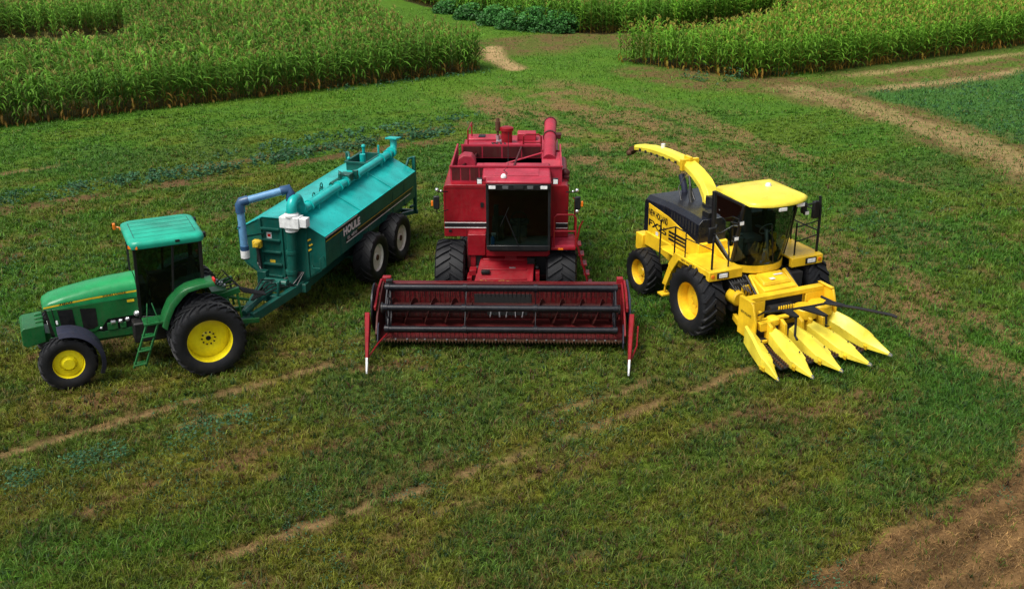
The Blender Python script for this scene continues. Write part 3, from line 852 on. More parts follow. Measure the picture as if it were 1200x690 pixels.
    for y, mt, w in ((-.31, 'lamp', .17), (.02, 'seat', .15), (.35, 'dark', .24), (.64, 'seat', .15), (.98, 'lamp', .17)):
        m = MB(); m.box(.946, .962, y - w / 2, y + w / 2, 3.54, 3.62); m.build('work_light', M[mt], H, bevel=.006)
    for y in (-.64, 1.27):
        m = MB(); m.box(.55, .66, y - .07, y + .07, 3.58, 3.72); h = m.build('side_light', M['black'], H, bevel=.012)
        m = MB(); m.box(.661, .675, y - .055, y + .055, 3.595, 3.705); m.build('lens', M['lamp'], h)
    m = MB(); m.lathe([(0, .07), (.03, .075), (.07, .06), (.10, .03), (.10, .001)], (.72, -.03, 3.765), 'z', 16); m.build('antenna', M['white'], roof)
    m = MB(); m.tube([(.7, .0, 3.78), (.4, .05, 3.79), (.1, -.05, 3.79), (-.3, .05, 3.775), (-.6, .05, 4.3), (-.65, .06, 4.6)], .008, 6); m.build('antenna_wire', M['black'], roof)
    m = MB(); m.bar((.925, .34, 2.05), (.918, .02, 2.85), .02, .02); m.bar((.932, -.12, 2.55), (.925, .10, 3.05), .012, .03); m.build('wiper', M['black'], H)
    # cab interior: seat, column, console
    m = MB(); m.box(-.25, .2, .10, .60, 2.35, 2.48); m.hexa([(-.35, .1, 2.45), (-.22, .1, 2.45), (-.22, .6, 2.45), (-.35, .6, 2.45), (-.45, .13, 3.1), (-.33, .13, 3.1), (-.33, .57, 3.1), (-.45, .57, 3.1)]); m.box(-.2, .2, .15, .55, 2.0, 2.35)
    m.build('seat', M['seat'], H, bevel=.05)
    m = MB(); m.tube([(.62, .35, 2.0), (.42, .35, 2.62)], .045, 8)
    m.tube([(.42 + .19 * math.sin(t) * .4, .35 + .19 * math.cos(t), 2.64 + .19 * math.sin(t) * .85) for t in [2 * PI * k / 16 for k in range(17)]], .014, 6)
    m.box(-.3, .35, -.35, -.05, 2.0, 2.55).box(.3, .5, -.3, -.18, 2.0, 2.95)
    m.build('steering_column', M['inside'], H, bevel=.015)
    m = MB(); m.box(-.49, -.46, y0 + .06, y1 - .06, zb + .03, zt - .05); m.build('rear_wall', M['inside'], H)
    m = MB(); m.box(-.45, .84, y0 + .06, y1 - .06, zb + .021, zb + .03); m.build('cab_floor', M['seat'], H)
    # mirrors with amber markers
    for s, yb, ym in ((-1, -1.5, -1.76), (1, 1.55, 1.84)):
        m = MB(); m.tube([(.1, yb, 3.22), (.40, ym - s * .06, 3.30), (.42, ym, 3.36)], .016, 6).tube([(.05, yb, 2.72), (.40, ym, 2.72), (.42, ym, 3.05)], .012, 6)
        arm = m.build('mirror_arm', M['black'], H)
        m = MB(); m.box(.39, .49, ym - .075, ym + .075, 2.86, 3.20); m.build('mirror', M['black'], arm, bevel=.02)
        m = MB(); m.box(.42, .47, ym + s * .085, ym + s * .14, 2.94, 3.08); m.build('marker_light', M['orange'], arm, bevel=.008)
        m = MB(); m.sphere((.43, ym - s * .02, 3.36), .05, 10).sphere((.40, ym - s * .12, 3.32), .035, 10)
        if s > 0: m.sphere((.45, ym - .01, 2.82), .055, 10)
        m.build('mirror_bracket', M['silver'], arm)
    # platform, rails and ladder on its left side
    m = MB(); m.box(-.35, .72, 1.17, 1.80, 1.86, 1.93)
    plat = m.build('platform', M['red'], H, bevel=.01)
    m = MB()
    for k in range(10):
        x = -.30 + k * .105
        m.box(x, x + .05, 1.20, 1.77, 1.932, 1.955)
    m.build('platform_grating', M['redlit'], plat)
    m = MB()
    m.tube([(.70, 1.24, 1.93), (.70, 1.24, 2.72), (.70, 1.32, 2.80), (.70, 1.72, 2.80), (.70, 1.80, 2.72), (.70, 1.80, 1.93)], .022, 8).tube([(.70, 1.24, 2.36), (.70, 1.80, 2.36)], .02, 8)
    m.tube([(-.3, 1.80, 1.93), (-.3, 1.80, 2.9), (-.3, 1.74, 2.95)], .022, 8).tube([(-.32, 1.60, 1.9), (-.32, 1.62, 3.3)], .018, 8)
    m.tube([(.25, 1.84, 1.9), (.25, 1.92, 2.35), (.25, 2.0, 2.5)], .022, 8)
    m.build('platform_rail', R, H)
    m = MB()
    for x in (.02, .42):
        m.bar((x, 1.82, 2.0), (x, 2.28, .40), .04, .10)
    for k in range(6):
        t = (k + .5) / 6
        m.box(.04, .40, 1.82 + .46 * t - .06, 1.82 + .46 * t + .10, 2.0 - 1.6 * t - .015, 2.0 - 1.6 * t + .015)
    m.build('ladder', R, H, bevel=.005)
    m = MB(); m.box(.722, .735, 1.35, 1.48, 1.87, 1.915); m.build('marker_light', M['orange'], plat)
    m = MB(); m.box(-.9, -.02, 1.46, 1.60, 2.0, 2.9); m.build('side_cover', M['redlit'], H, bevel=.02)
    # feeder house
    m = MB()
    m.hexa([(.1, -.62, .9), (1.25, -.84, .45), (1.25, .70, .45), (.1, .76, .9), (.1, -.62, 1.60), (1.25, -.84, .98), (1.25, .70, .98), (.1, .76, 1.60)])
    feeder = m.build('feeder_house', R, H, bevel=.02)
    m = MB()
    def ft(x): return 1.60 + (.98 - 1.60) * (x - .1) / 1.15
    for x in (.35, .66, .95, 1.12):
        m.hexa([(x - .03, -.6, ft(x - .03) - .02), (x + .03, -.6, ft(x + .03) - .02), (x + .03, .55, ft(x + .03) - .02), (x - .03, .55, ft(x - .03) - .02), (x - .03, -.6, ft(x - .03) + .03), (x + .03, -.6, ft(x + .03) + .03), (x + .03, .55, ft(x + .03) + .03), (x - .03, .55, ft(x - .03) + .03)])
    m.hexa([(.2, -.02, ft(.2)), (.36, -.02, ft(.36)), (.36, .28, ft(.36)), (.2, .28, ft(.2)), (.2, -.02, ft(.2) + .10), (.36, -.02, ft(.36) + .10), (.36, .28, ft(.36) + .10), (.2, .28, ft(.2) + .10)])
    m.box(.55, .95, -.98, -.86, .75, 1.18).box(.45, .75, .78, .88, .80, 1.25).box(.50, .80, -.93, -.75, 1.18, 1.32)
    m.build('feeder_rib', M['red'], feeder, bevel=.008)
    m = MB(); m.box(.72, .86, -.62, -.40, ft(.80) + .02, ft(.80) + .10).box(.3, .5, .56, .76, ft(.4) - .05, ft(.4) + .12).sphere((.3, -.75, 1.2), .09).sphere((.5, .82, 1.3), .06); each(m, 'hydraulic_block', M['black'], feeder, bevel=.01)
    m = MB(); m.box(.60, .66, .10, .26, ft(.63) + .0, ft(.63) + .035); m.build('latch', M['silver'], feeder)
    m = MB()
    for k in range(70):
        x = random.uniform(1.02, 1.22); y = random.gauss(-.35, .35)
        if -.8 < y < .65:
            a = random.uniform(0, PI); l = random.uniform(.04, .10)
            z = ft(x) + .02 + random.uniform(0, .015)
            m.bar((x - l * math.cos(a) * .4, y - l * math.sin(a), z), (x + l * math.cos(a) * .4, y + l * math.sin(a), z + .008), .012, .008)
    tag(m.build('chaff', M['straw'], feeder), kind=None)
    # ------------------------------------------- header
    ya, yb = -3.06, 2.94
    m = MB()
    m.prism([(1.22, .18), (1.27, .18), (1.27, 1.06), (1.22, 1.06)], 'y', ya, yb)
    m.prism([(1.27, .18), (2.72, .22), (2.80, .25), (2.80, .27), (2.0, .255), (1.27, .23)], 'y', ya, yb)
    m.box(1.12, 1.30, ya - .02, yb + .02, 1.06, 1.16).box(1.08, 1.22, ya, yb, .2, .34)
    header = m.build('header', M['redmid'], H, bevel=.012)
    for lo_, hi_ in ((-9, -.8), (.7, 9)):
        m = MB()
        for k in range(46):
            y = ya + .1 + k * (yb - ya - .2) / 45
            if lo_ < y < hi_:
                m.box(1.272, 1.285, y - .012, y + .012, .55, 1.03)
        m.build('back_sheet_rib', M['reddark'], header)
    m = MB(); m.box(1.272, 1.29, -.78, .68, .30, .86); m.build('feeder_opening', M['dark'], header)
    # cross auger with flighting and retractable fingers
    m = MB(); ax, az, ar = 1.72, .58, .20
    m.tube([(ax, ya + .08, az), (ax, yb - .08, az)], ar, 24)
    for (fa, fb, hand) in ((ya + .12, -.80, 1), (yb - .12, .70, -1)):
        nst = 96; rings = []
        for k in range(nst + 1):
            t = k / nst; y = fa + (fb - fa) * t; a = hand * t * 2 * PI * 4.2
            rings.append([(ax + ar * math.cos(a), y, az + ar * math.sin(a)), (ax + (ar + .12) * math.cos(a), y, az + (ar + .12) * math.sin(a)), (ax + (ar + .12) * math.cos(a), y + .012, az + (ar + .12) * math.sin(a)), (ax + ar * math.cos(a), y + .012, az + ar * math.sin(a))])
        m.loft(rings, True, True)
    m.build('cross_auger', M['reddark'], header, 40)
    m = MB()
    for k in range(5):
        y = -.32 + k * .20
        m.tube([(ax + .16, y, az + .08), (ax + .50, y + (.02 if k % 2 else -.02), az + .04)], .016, 6)
    each(m, 'auger_finger', M['silver'], header)
    m = MB(); m.box(1.80, 1.95, -.42, .58, .56, .70); m.build('finger_guide', M['dark'], header)
    # cutter bar with knife guards
    m = MB()
    m.box(2.78, 2.86, ya + .05, yb - .05, .235, .275)
    ng = 78
    for k in range(ng):
        y = ya + .12 + k * (yb - ya - .24) / (ng - 1)
        m.add([(2.84, y - .014, .235), (2.84, y + .014, .235), (2.84, y + .010, .29), (2.84, y - .010, .29), (3.00, y, .245)], [(0, 1, 2, 3), (0, 4, 1), (1, 4, 2), (2, 4, 3), (3, 4, 0)])
    m.build('cutter_bar', M['rust'], header, 0)
    m = MB()
    for k in range(24):
        y = ya + .2 + k * (yb - ya - .4) / 23 + random.uniform(-.04, .04)
        m.box(2.84, 2.90, y - .02, y + .02, .288, .302)
    m.build('knife_clip', M['silver'], header)
    # reel: centre tube, spiders, six bats with tines
    rc = (2.42, .92); rr_ = .585
    ra, rb = -2.86, 2.76
    ysp = [ra + .04, -.93, .79, rb - .04]
    angs = [24 + 60 * k for k in range(6)]
    m = MB(); m.tube([(rc[0], ra, rc[1]), (rc[0], rb, rc[1])], .065, 14)
    for y in ysp:
        for i, a in enumerate(angs):
            p = (rc[0] + rr_ * math.cos(math.radians(a)), rc[1] + rr_ * math.sin(math.radians(a)))
            q = (rc[0] + rr_ * math.cos(math.radians(angs[(i + 1) % 6])), rc[1] + rr_ * math.sin(math.radians(angs[(i + 1) % 6])))
            m.bar((rc[0], y, rc[1]), (p[0], y, p[1]), .045 if y in (ysp[0], ysp[-1]) else .02, .04 if y in (ysp[0], ysp[-1]) else .02)
            if y in (ysp[0], ysp[-1]):
                m.bar((p[0], y, p[1]), (q[0], y, q[1]), .03, .05)
                m.sphere((p[0], y, p[1]), .07, 8)
                mid = (rc[0] + .3 * math.cos(math.radians(a)), rc[1] + .3 * math.sin(math.radians(a)))
                mid2 = (rc[0] + .3 * math.cos(math.radians(angs[(i + 1) % 6])), rc[1] + .3 * math.sin(math.radians(angs[(i + 1) % 6])))
                m.bar((mid[0], y, mid[1]), (mid2[0], y, mid2[1]), .02, .035)
    m.build('reel', M['bar'], header, 40)
    for i, a in enumerate(angs):
        p = (rc[0] + rr_ * math.cos(math.radians(a)), rc[1] + rr_ * math.sin(math.radians(a)))
        m = MB(); m.tube([(p[0], ra - .02, p[1]), (p[0], rb + .02, p[1])], .072, 14)
        for y in ysp:
            m.tube([(p[0], y - .05, p[1]), (p[0], y + .05, p[1])], .092, 14)
        m.build('reel_bat', M['bar'], header, 50)
    m = MB()
    for a in angs:
        p = (rc[0] + rr_ * math.cos(math.radians(a)), rc[1] + rr_ * math.sin(math.radians(a)))
        for k in range(52):
            y = ra + .08 + k * (rb - ra - .16) / 51
            m.tube([(p[0], y, p[1] - .05), (p[0] - .02, y, p[1] - .16), (p[0] - .06, y, p[1] - .26)], .006, 4, False)
    tn = m.build('reel_tine', M['dark'], header, 0)
    tn['kind'] = 'stuff'
    # reel arms and lift cylinders, end sheets, crop dividers
    for s, ye in ((-1, ya), (1, yb)):
        m = MB()
        m.prism([(1.05, .16), (2.80, .20), (2.95, .45), (2.62, .80), (1.9, 1.10), (1.45, 1.20), (1.05, 1.20)], 'y', ye, ye + s * .05)
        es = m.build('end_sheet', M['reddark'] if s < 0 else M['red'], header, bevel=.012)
        m = MB()
        m.prism([(1.2, 1.12), (1.2, 1.24), (1.9, 1.22), (2.50, .99), (2.50, .88), (1.9, 1.08)], 'y', ye + s * .06, ye + s * .12)
        m.box(1.12, 1.28, ye - .10 if s > 0 else ye - .06, ye + .06 if s > 0 else ye + .16, 1.1, 1.30)
        m.build('reel_arm', M['red'], header, bevel=.012)
        m = MB()
        m.lathe([(0, .001), (0, .58), (.015, .60), (.05, .60), (.05, .55)], (1.98, ye + s * .14, .78), 'y', 30, sgn=s)
        if s < 0: m.build('drive_shield', M['bar'], header, 40)
        else:
            m = MB(); m.prism([(1.1, .35), (2.3, .35), (2.5, .7), (2.2, 1.12), (1.1, 1.22)], 'y', ye + .14, ye + .20); m.build('drive_shield', M['grey'], header, bevel=.02)
        # crop divider: red tapering snout, pale tip, bracing rod
        tipy = (ya - .06) if s < 0 else (yb + .02)
        yo = ye + s * (.27 if s < 0 else .20)
        m = MB()
        rings = []
        for (x, zt, zb_, y, w) in [(x, .88 + (.13 - .88) * f, .58 + (.07 - .58) * f, yo + (tipy - yo) * f, .085 - .055 * f) for x, f in ((2.58 + 1.78 * q, q) for q in (0, .3, .6, .80))]:
            rings.append([(x, y - w, zb_), (x, y + w, zb_), (x, y + w * .7, zt), (x, y - w * .7, zt)])
        m.loft(rings)
        dv = m.build('crop_divider', M['red'], header, bevel=.012)
        m = MB()
        rings = []
        for (x, zt, zb_, y, w) in [(x, .88 + (.13 - .88) * f + .008, .58 + (.07 - .58) * f - .004, yo + (tipy - yo) * f, .090 - .068 * f) for x, f in ((2.58 + 1.78 * q, q) for q in (.78, .9, 1.0))]:
            rings.append([(x, y - w, zb_), (x, y + w, zb_), (x, y + w * .7, zt), (x, y - w * .7, zt)])
        m.loft(rings)
        m.build('divider_tip', M['white'], dv, bevel=.006)
        m = MB()
        off = s * (.20 if s > 0 else -.34)
        m.tube([(2.7, ye + s * .05 + (s * .30 if s > 0 else .25), .60 if s > 0 else .35), (3.3, ye + (s * .28 if s > 0 else .06), .35), (3.85, yo - s * .12, .16)], .022, 8)
        m.build('divider_rod', M['red'], dv)
        m = MB(); m.prism([(2.72, .12), (3.02, .14), (3.05, .30), (2.85, .62), (2.72, .66)], 'y', ye - s * .03, ye - s * .005)
        m.build('divider_shoe', M['grey'], header)
    # hydraulic motor and chain at the reel end
    m = MB(); m.box(1.3, 1.45, ya + .05, ya + .22, 1.1, 1.28).lathe([(0, .15), (.05, .15), (.05, .001)], (2.42, ya + .06, .92), 'y', 18).lathe([(0, .12), (.05, .12), (.05, .001)], (2.42, yb - .12, .92), 'y', 18)
    m.build('reel_drive', M['black'], header, bevel=.01)
    return H

# ------------------------------------------------------------------ yellow forage harvester
def make_forager():
    F = thing('forage_harvester', 'yellow forage harvester with black hood, curved spout and corn head with pointed snouts', 'harvester', (FX, FY, 0), FA)
    Yl, Yt, B = M['yellow'], M['yellowlit'], M['black']
    for s in (1, -1):
        wheel(F, (0, s * 1.58, .90), .90, .68, .475, s, Yl, dish=.26, lugs=20, lug_h=.06, hubr=.17, face=.495)
        wheel(F, (-2.92, s * 1.38, .64), .64, .50, .35, s, Yl, dish=.16, lugs=18, lug_h=.042, hubr=.12, face=.37, hub_out=.06)
    m = MB()
    m.tube([(0, -1.4, .9), (0, 1.4, .9)], .16, 14).tube([(-2.92, -1.3, .64), (-2.92, 1.3, .64)], .10, 12)
    m.box(-3.3, .4, -.7, .7, .95, 1.6)
    m.box(.2, .75, -1.05, 1.05, .75, 1.5)
    m.build('chassis', M['dark'], F, bevel=.02)
    # lower body and rear beam
    m = MB()
    m.box(-3.55, -3.2, -1.32, 1.32, 1.10, 1.58)
    for s in (1, -1):
        m.prism([(-3.2, 1.30), (-2.35, 1.30), (-1.9, 1.22), (-1.05, 1.22), (-1.05, 1.70), (-3.2, 1.70)], 'y', s * 1.0, s * 1.24)
    m.build('rear_beam', Yl, F, bevel=.02)
    # engine hood: yellow lower panels, black top
    HW = 1.20
    m = MB()
    m.prism([(-3.12, 1.68), (-3.12, 2.50), (-2.10, 2.40), (-1.2, 2.20), (-.62, 2.08), (-.62, 1.68)], 'y', -HW, HW)
    hood = m.build('hood_panel', Yl, F, bevel=.008)
    m = MB(); rings = []
    for x, zt in ((-3.36, 2.60), (-3.30, 2.68), (-2.2, 2.74), (-1.3, 2.74), (-.70, 2.70)):
        zl = 1.66 if x < -3.13 else 1.66
        rings.append([(x, -HW + .012, zl), (x, -HW + .012, zt - .12), (x, -HW + .14, zt), (x, HW - .14, zt), (x, HW - .012, zt - .12), (x, HW - .012, zl)])
    m.loft(rings)
    m.build('engine_hood', M['blackgloss'], F, 40, bevel=.012)
    m = MB()
    for s in (1, -1):
        # black side mesh above the slanting panel edge
        yy = s * (HW - .012)
        for k in range(9):
            x = -2.0 + k * .14
            m.box(x, x + .05, yy - .002 if s < 0 else yy - .03, yy + .03 if s < 0 else yy + .002, 2.42 - .02 * k, 2.58)
    m.build('hood_screen', M['dark'], F)
    m = MB()
    for k in range(10):
        m.box(-3.375, -3.355, -1.05 + k * .21, -.92 + k * .21, 1.8, 2.5)
    m.build('radiator_grille', M['dark'], F)
    m = MB()
    for z in (1.98, 1.885, 1.79):
        for s in (1, -1):
            m.prism([(-2.06, z), (-1.22, z), (-1.22, z + .065), (-2.06, z + .065)], 'y', s * HW, s * (HW + .004))
    m.build('stripe', M['decalblack'], hood)
    lettering('maker_lettering', 'NEW HOLLAND', (-3.08, -HW - .005, 2.20), (1, 0, -.06), (0, 0, 1), .96, .19, M['decalblack'], hood, .03, .002)
    lettering('model_lettering', 'FX25', (-3.08, -HW - .005, 1.90), (1, 0, -.06), (0, 0, 1), .92, .19, M['decalblack'], hood, .03, .002)
    lettering('maker_lettering', 'NEW HOLLAND', (-2.13, HW + .005, 2.14), (-1, 0, .06), (0, 0, 1), .96, .19, M['decalblack'], hood, .03, .002)
    lettering('model_lettering', 'FX25', (-2.16, HW + .005, 1.86), (-1, 0, .06), (0, 0, 1), .92, .19, M['decalblack'], hood, .03, .002)
    m = MB(); m.box(-2.70, -2.58, -HW - .006, -HW - .002, 1.72, 1.82); m.build('warning_label', M['white'], hood)
    m = MB(); m.tube([(-3.05, -.12, 2.68), (-3.10, -.12, 2.85), (-3.30, -.10, 3.12)], .085, 12); m.build('exhaust', M['grey'], F)
    # decks each side of the cab with fascia, wheel arch and lights
    for s in (1, -1):
        m = MB()
        m.box(-.72, .58, s * .74 if s > 0 else -1.68, 1.68 if s > 0 else -.74, 1.80, 1.85)
        m.prism([(-1.25, 1.45), (-.95, 1.85), (-.72, 1.85), (.58, 1.85), (.58, 1.62), (.50, 1.62), (.50, 1.70), (-.75, 1.70), (-1.05, 1.30)], 'y', s * 1.64, s * 1.70)
        m.box(.54, .66, .74 if s > 0 else -1.70, 1.70 if s > 0 else -.74, 1.60, 1.84)
        m.prism([(-.72, 1.85), (.10, 1.85), (-.55, 2.16), (-.72, 2.16)], 'y', .80 * s, .84 * s)
        m.box(-1.9, -.72, 1.1 if s > 0 else -1.60, 1.60 if s > 0 else -1.1, 1.66, 1.70)
        deck = m.build('side_deck', Yl, F, bevel=.015)
        yl = s * 1.32
        m = MB(); m.box(.662, .69, yl - .17, yl + .17, 1.645, 1.805); h = m.build('headlight', M['black'], F, bevel=.02)
        m = MB(); m.box(.691, .705, yl - .12, yl + .12, 1.675, 1.78); m.build('lens', M['lamp'], h, bevel=.01)
        m = MB(); m.lathe([(0, .05), (.02, .05), (.025, .001)], (.66, s * 1.60, 1.72), 'x', 14); m.build('turn_signal', M['orange'], F)
        # rails
        m = MB()
        Yr = s * 1.64
        if s < 0:
            m.tube([(-1.75, Yr, 1.3), (-1.75, Yr, 2.42), (-1.70, Yr, 2.5)], .022, 8)
            m.tube([(-1.05, Yr, 1.6), (-1.05, Yr, 2.5)], .022, 8)
            m.tube([(-1.75, Yr, 2.2), (-1.05, Yr, 2.5)], .018, 8)
            m.tube([(.50, Yr + .1, 1.85), (.50, Yr + .1, 2.62)], .028, 8).tube([(.50, Yr + .1, 2.60), (-.2, -1.0, 2.72)], .022, 8)
            m.tube([(-.55, Yr, 1.85), (-.55, Yr, 2.5), (-1.05, Yr, 2.5)], .018, 8).tube([(.5, Yr + .1, 2.35), (-.55, Yr, 2.35)], .014, 8)
            m.tube([(.48, -1.05, 1.85), (.48, -1.05, 2.2), (.1, -.82, 2.35)], .02, 8)
        else:
            m.tube([(.46, Yr, 1.85), (.46, Yr, 2.9), (.40, Yr, 3.3)], .035, 8)
            m.tube([(.46, .95, 1.85), (.46, .95, 2.7)], .022, 8)
            for z in (2.3, 2.68):
                m.tube([(.46, Yr, z), (.46, .95, z - .1)], .016, 8)
            m.tube([(-.6, Yr, 1.85), (-.6, Yr, 2.9), (.46, Yr, 2.9)], .022, 8).tube([(-.6, Yr, 2.4), (.46, Yr, 2.4)], .018, 8)
        m.build('hand_rail', B, F)
    lettering('deck_lettering', 'NEW HOLLAND', (-.62, -1.704, 1.75), (1, 0, 0), (0, 0, 1), .62, .055, M['decalblack'], F, .01, .002)
    # step bracket behind the front wheel
    m = MB()
    m.prism([(-1.25, 1.45), (-1.05, 1.45), (-1.35, .80), (-1.55, .80)], 'y', -1.66, -1.50).box(-1.62, -1.36, -1.74, -1.45, .50, .56).bar((-1.45, -1.6, .82), (-1.49, -1.6, .55), .05, .05)
    m.build('access_step', Yl, F, bevel=.012)
    # mirrors
    for s in (1, -1):
        m = MB()
        if s < 0:
            m.tube([(.2, -.8, 2.78), (.35, -1.25, 2.70), (.35, -1.45, 2.70)], .02, 6)
        else:
            m.tube([(.9, .8, 3.3), (.7, 1.25, 3.25), (.44, 1.5, 3.2)], .02, 6)
        arm = m.build('mirror_arm', B, F)
        m = MB()
        if s < 0: m.box(.24, .32, -1.55, -1.35, 2.45, 2.85)
        else:
            m.box(.40, .50, 1.40, 1.58, 2.75, 3.2)
            m.box(.44, .54, 1.02, 1.16, 2.95, 3.22)
        m.build('mirror', B, arm, bevel=.02)
    for y, x, z in ((-1.0, .62, 2.62), (-.80, .52, 2.95), (1.10, .56, 2.98)):
        m = MB(); m.box(x - .03, x + .05, y - .07, y + .07, z - .05, z + .05); h = m.build('work_light', B, F, bevel=.01)
        m = MB(); m.box(x + .051, x + .062, y - .055, y + .055, z - .04, z + .04); m.build('lens', M['lamp'], h)
    # cab: curved windscreen, pillars, bulging roof
    def front(t, xf, xs, hw):      # t -1..1 across, curved front edge
        return (xs + (xf - xs) * (1 - abs(t) ** 2.6), hw * t)
    zb, zt = 1.80, 3.44
    ts = [-1 + 2 * k / 12 for k in range(13)]
    lo = [front(t, .66, .22, .76) for t in ts]; hi = [front(t, .94, .58, .77) for t in ts]
    m = MB()
    nz = 5; rings = []
    for k in range(nz + 1):
        f = k / nz
        bul = .05 * math.sin(PI * f)
        rings.append([(lo[i][0] * (1 - f) + hi[i][0] * f + bul, lo[i][1] * (1 - f) + hi[i][1] * f, zb + (zt - zb) * f) for i in range(13)])
    m.loft(rings, False, False)
    m.build('windscreen', M['glass'], F, 60)
    m = MB(); m.bar((.80, .05, 1.86), (.97, -.18, 2.70), .02, .02); m.bar((.93, -.10, 2.40), (1.0, -.24, 2.95), .012, .03); m.build('wiper', M['black'], F)
    m = MB()
    for s in (1, -1):
        m.poly([(.20, s * .765, zb), (-.62, s * .765, 2.35), (-.66, s * .80, zt), (.62, s * .805, zt)])
    m.quad((-.64, -.74, 2.0), (-.64, .74, 2.0), (-.67, .78, zt), (-.67, -.78, zt))
    each(m, 'cab_window', M['glass'], F, 0)
    m = MB()
    for s in (1, -1):
        m.bar((.21, s * .765, zb - .02), (.62, s * .80, zt), .065, .09)
        m.bar((-.64, s * .76, 1.9), (-.66, s * .79, zt), .10, .10)
        m.bar((.20, s * .765, zb + .0), (-.64, s * .765, 2.34), .06, .07)
        m.bar((.62, s * .79, zt - .03), (-.66, s * .79, zt - .03), .06, .07)
        m.prism([(.20, 1.80), (-.64, 1.80), (-.64, 2.33)], 'y', s * .735, s * .762)
    m.box(-.70, -.60, -.78, .78, 1.8, 2.6)
    m.build('cab_frame', B, F, bevel=.012)
    m = MB()
    ring0 = [(x + .02, y, 1.62) for x, y in lo]; ring1 = [(x + .02, y, 1.80) for x, y in lo]
    back0 = [(x - .10, y * .9, 1.80) for x, y in lo]; back1 = [(x - .10, y * .9, 1.62) for x, y in lo]
    m.loft([ring0, ring1, back0, back1, ring0], False, False)
    m.build('cab_sill', Yl, F, 50)
    # roof
    rings = []
    for z, gx, gy in ((3.43, -.02, -.02), (3.46, .05, .03), (3.52, .05, .03), (3.57, -.02, -.03), (3.60, -.26, -.22)):
        r = []
        for t in ts:
            x, y = front(t, 1.04 + gx, .76 + gx, .82 + gy)
            r.append((x, y + .06, z - .045 * max(0, (x - .2))))
        for t in (1, .5, 0, -.5, -1):
            r.append((-.64 - gx * .8 - .03 * (1 - t * t), (.80 + gy) * t + .06, z))
        rings.append(r)
    m = MB(); m.loft(rings)
    roof = m.build('cab_roof', Yt, F, 60)
    m = MB(); m.lathe([(0, .08), (.03, .08), (.07, .06), (.09, .001)], (-.05, .36, 3.59), 'z', 14); m.build('antenna', M['white'], roof)
    for (x, y) in ((.99, .0), (.86, .62)):
        m = MB(); m.box(x + .05, x + .10, y - .11, y + .11, 3.30, 3.385); m.build('roof_light', M['lamp'], F, bevel=.01)
    # interior
    m = MB(); m.box(-.45, .02, -.27, .27, 2.18, 2.32); m.hexa([(-.52, -.26, 2.25), (-.38, -.26, 2.25), (-.38, .26, 2.25), (-.52, .26, 2.25), (-.60, -.22, 3.0), (-.48, -.22, 3.0), (-.48, .22, 3.0), (-.60, .22, 3.0)]); m.box(-.42, 0, -.2, .2, 1.84, 2.18)
    m.box(-.45, .05, -.44, -.33, 2.42, 2.48).box(-.45, .05, .33, .44, 2.42, 2.48)
    m.build('seat', M['seat'], F, bevel=.05)
    m = MB(); m.tube([(.42, .16, 1.83), (.28, .16, 2.58)], .05, 8).tube([(.28 + .19 * math.sin(t) * .5, .16 + .19 * math.cos(t), 2.6 + .19 * math.sin(t) * .8) for t in [2 * PI * k / 16 for k in range(17)]], .015, 6)
    m.box(-.3, .25, -.70, -.48, 1.83, 2.45)
    m.build('steering_column', M['steel'], F, bevel=.01)
    m = MB(); m.poly([(x * .97, y * .97, 1.815) for x, y in lo] + [(-.6, .72, 1.815), (-.6, -.72, 1.815)]); m.build('cab_floor', M['inside'], F, 0)
    # spout: turret, curved chute, flap, hydraulics
    m = MB(); m.lathe([(0, .30), (.35, .30), (.35, .24), (.55, .22), (.55, .001)], (-1.55, -.18, 2.45), 'z', 20); m.box(-1.0, -.72, -.9, -.5, 2.2, 2.85); m.build('spout_turret', B, F)
    pts = [(-1.62, 2.78), (-1.80, 2.98), (-2.10, 3.18), (-2.55, 3.34), (-3.05, 3.44), (-3.6, 3.50), (-4.3, 3.50), (-5.0, 3.45), (-5.6, 3.36), (-5.86, 3.30)]
    m = MB(); rings = []
    nP = len(pts)
    for i, (x, z) in enumerate(pts):
        x0_, z0_ = pts[max(i - 1, 0)]; x1_, z1_ = pts[min(i + 1, nP - 1)]
        d = Vector((x1_ - x0_, 0, z1_ - z0_)).normalized(); nn = Vector((-d.z, 0, d.x)) * -1
        if nn.z < 0: nn = -nn
        f = i / (nP - 1)
        hw = .235 - .09 * f; th = .26 - .13 * f
        yc = -.18 + .18 * min(1, i / 4) - .0
        c0 = Vector((x, yc, z))
        rings.append([tuple(c0 + Vector((0, -hw, 0)) + nn * th * .1), tuple(c0 + Vector((0, -hw * .7, 0)) + nn * th * .55), tuple(c0 + Vector((0, hw * .7, 0)) + nn * th * .55), tuple(c0 + Vector((0, hw, 0)) + nn * th * .1), tuple(c0 + Vector((0, hw * .9, 0)) - nn * th * .6), tuple(c0 + Vector((0, -hw * .9, 0)) - nn * th * .6)])
    m.loft(rings)
    spout = m.build('spout', Yt, F, 30, bevel=.008)
    m = MB()
    for i in (4, ):
        x, z = pts[i]; m.box(x - .10, x + .02, -.27, .27, z - .14, z + .17)
    m.box(-3.3, -3.0, -.05, .05, 3.56, 3.66)
    m.build('spout_joint', Yl, spout, bevel=.01)
    m = MB()
    for k in range(7):
        m.box(-5.5 + k * .33, -5.42 + k * .33, -.182 - .012 * k * .5, -.165 - .012 * k * .5 + .01, 3.28 + .022 * k, 3.36 + .018 * k)
    m.build('spout_bolt', M['dark'], spout)
    m = MB(); m.hexa([(-6.12, -.13, 3.10), (-5.84, -.15, 3.22), (-5.84, .15, 3.22), (-6.12, .13, 3.10), (-6.15, -.13, 3.24), (-5.84, -.15, 3.36), (-5.84, .15, 3.36), (-6.15, .13, 3.24)])
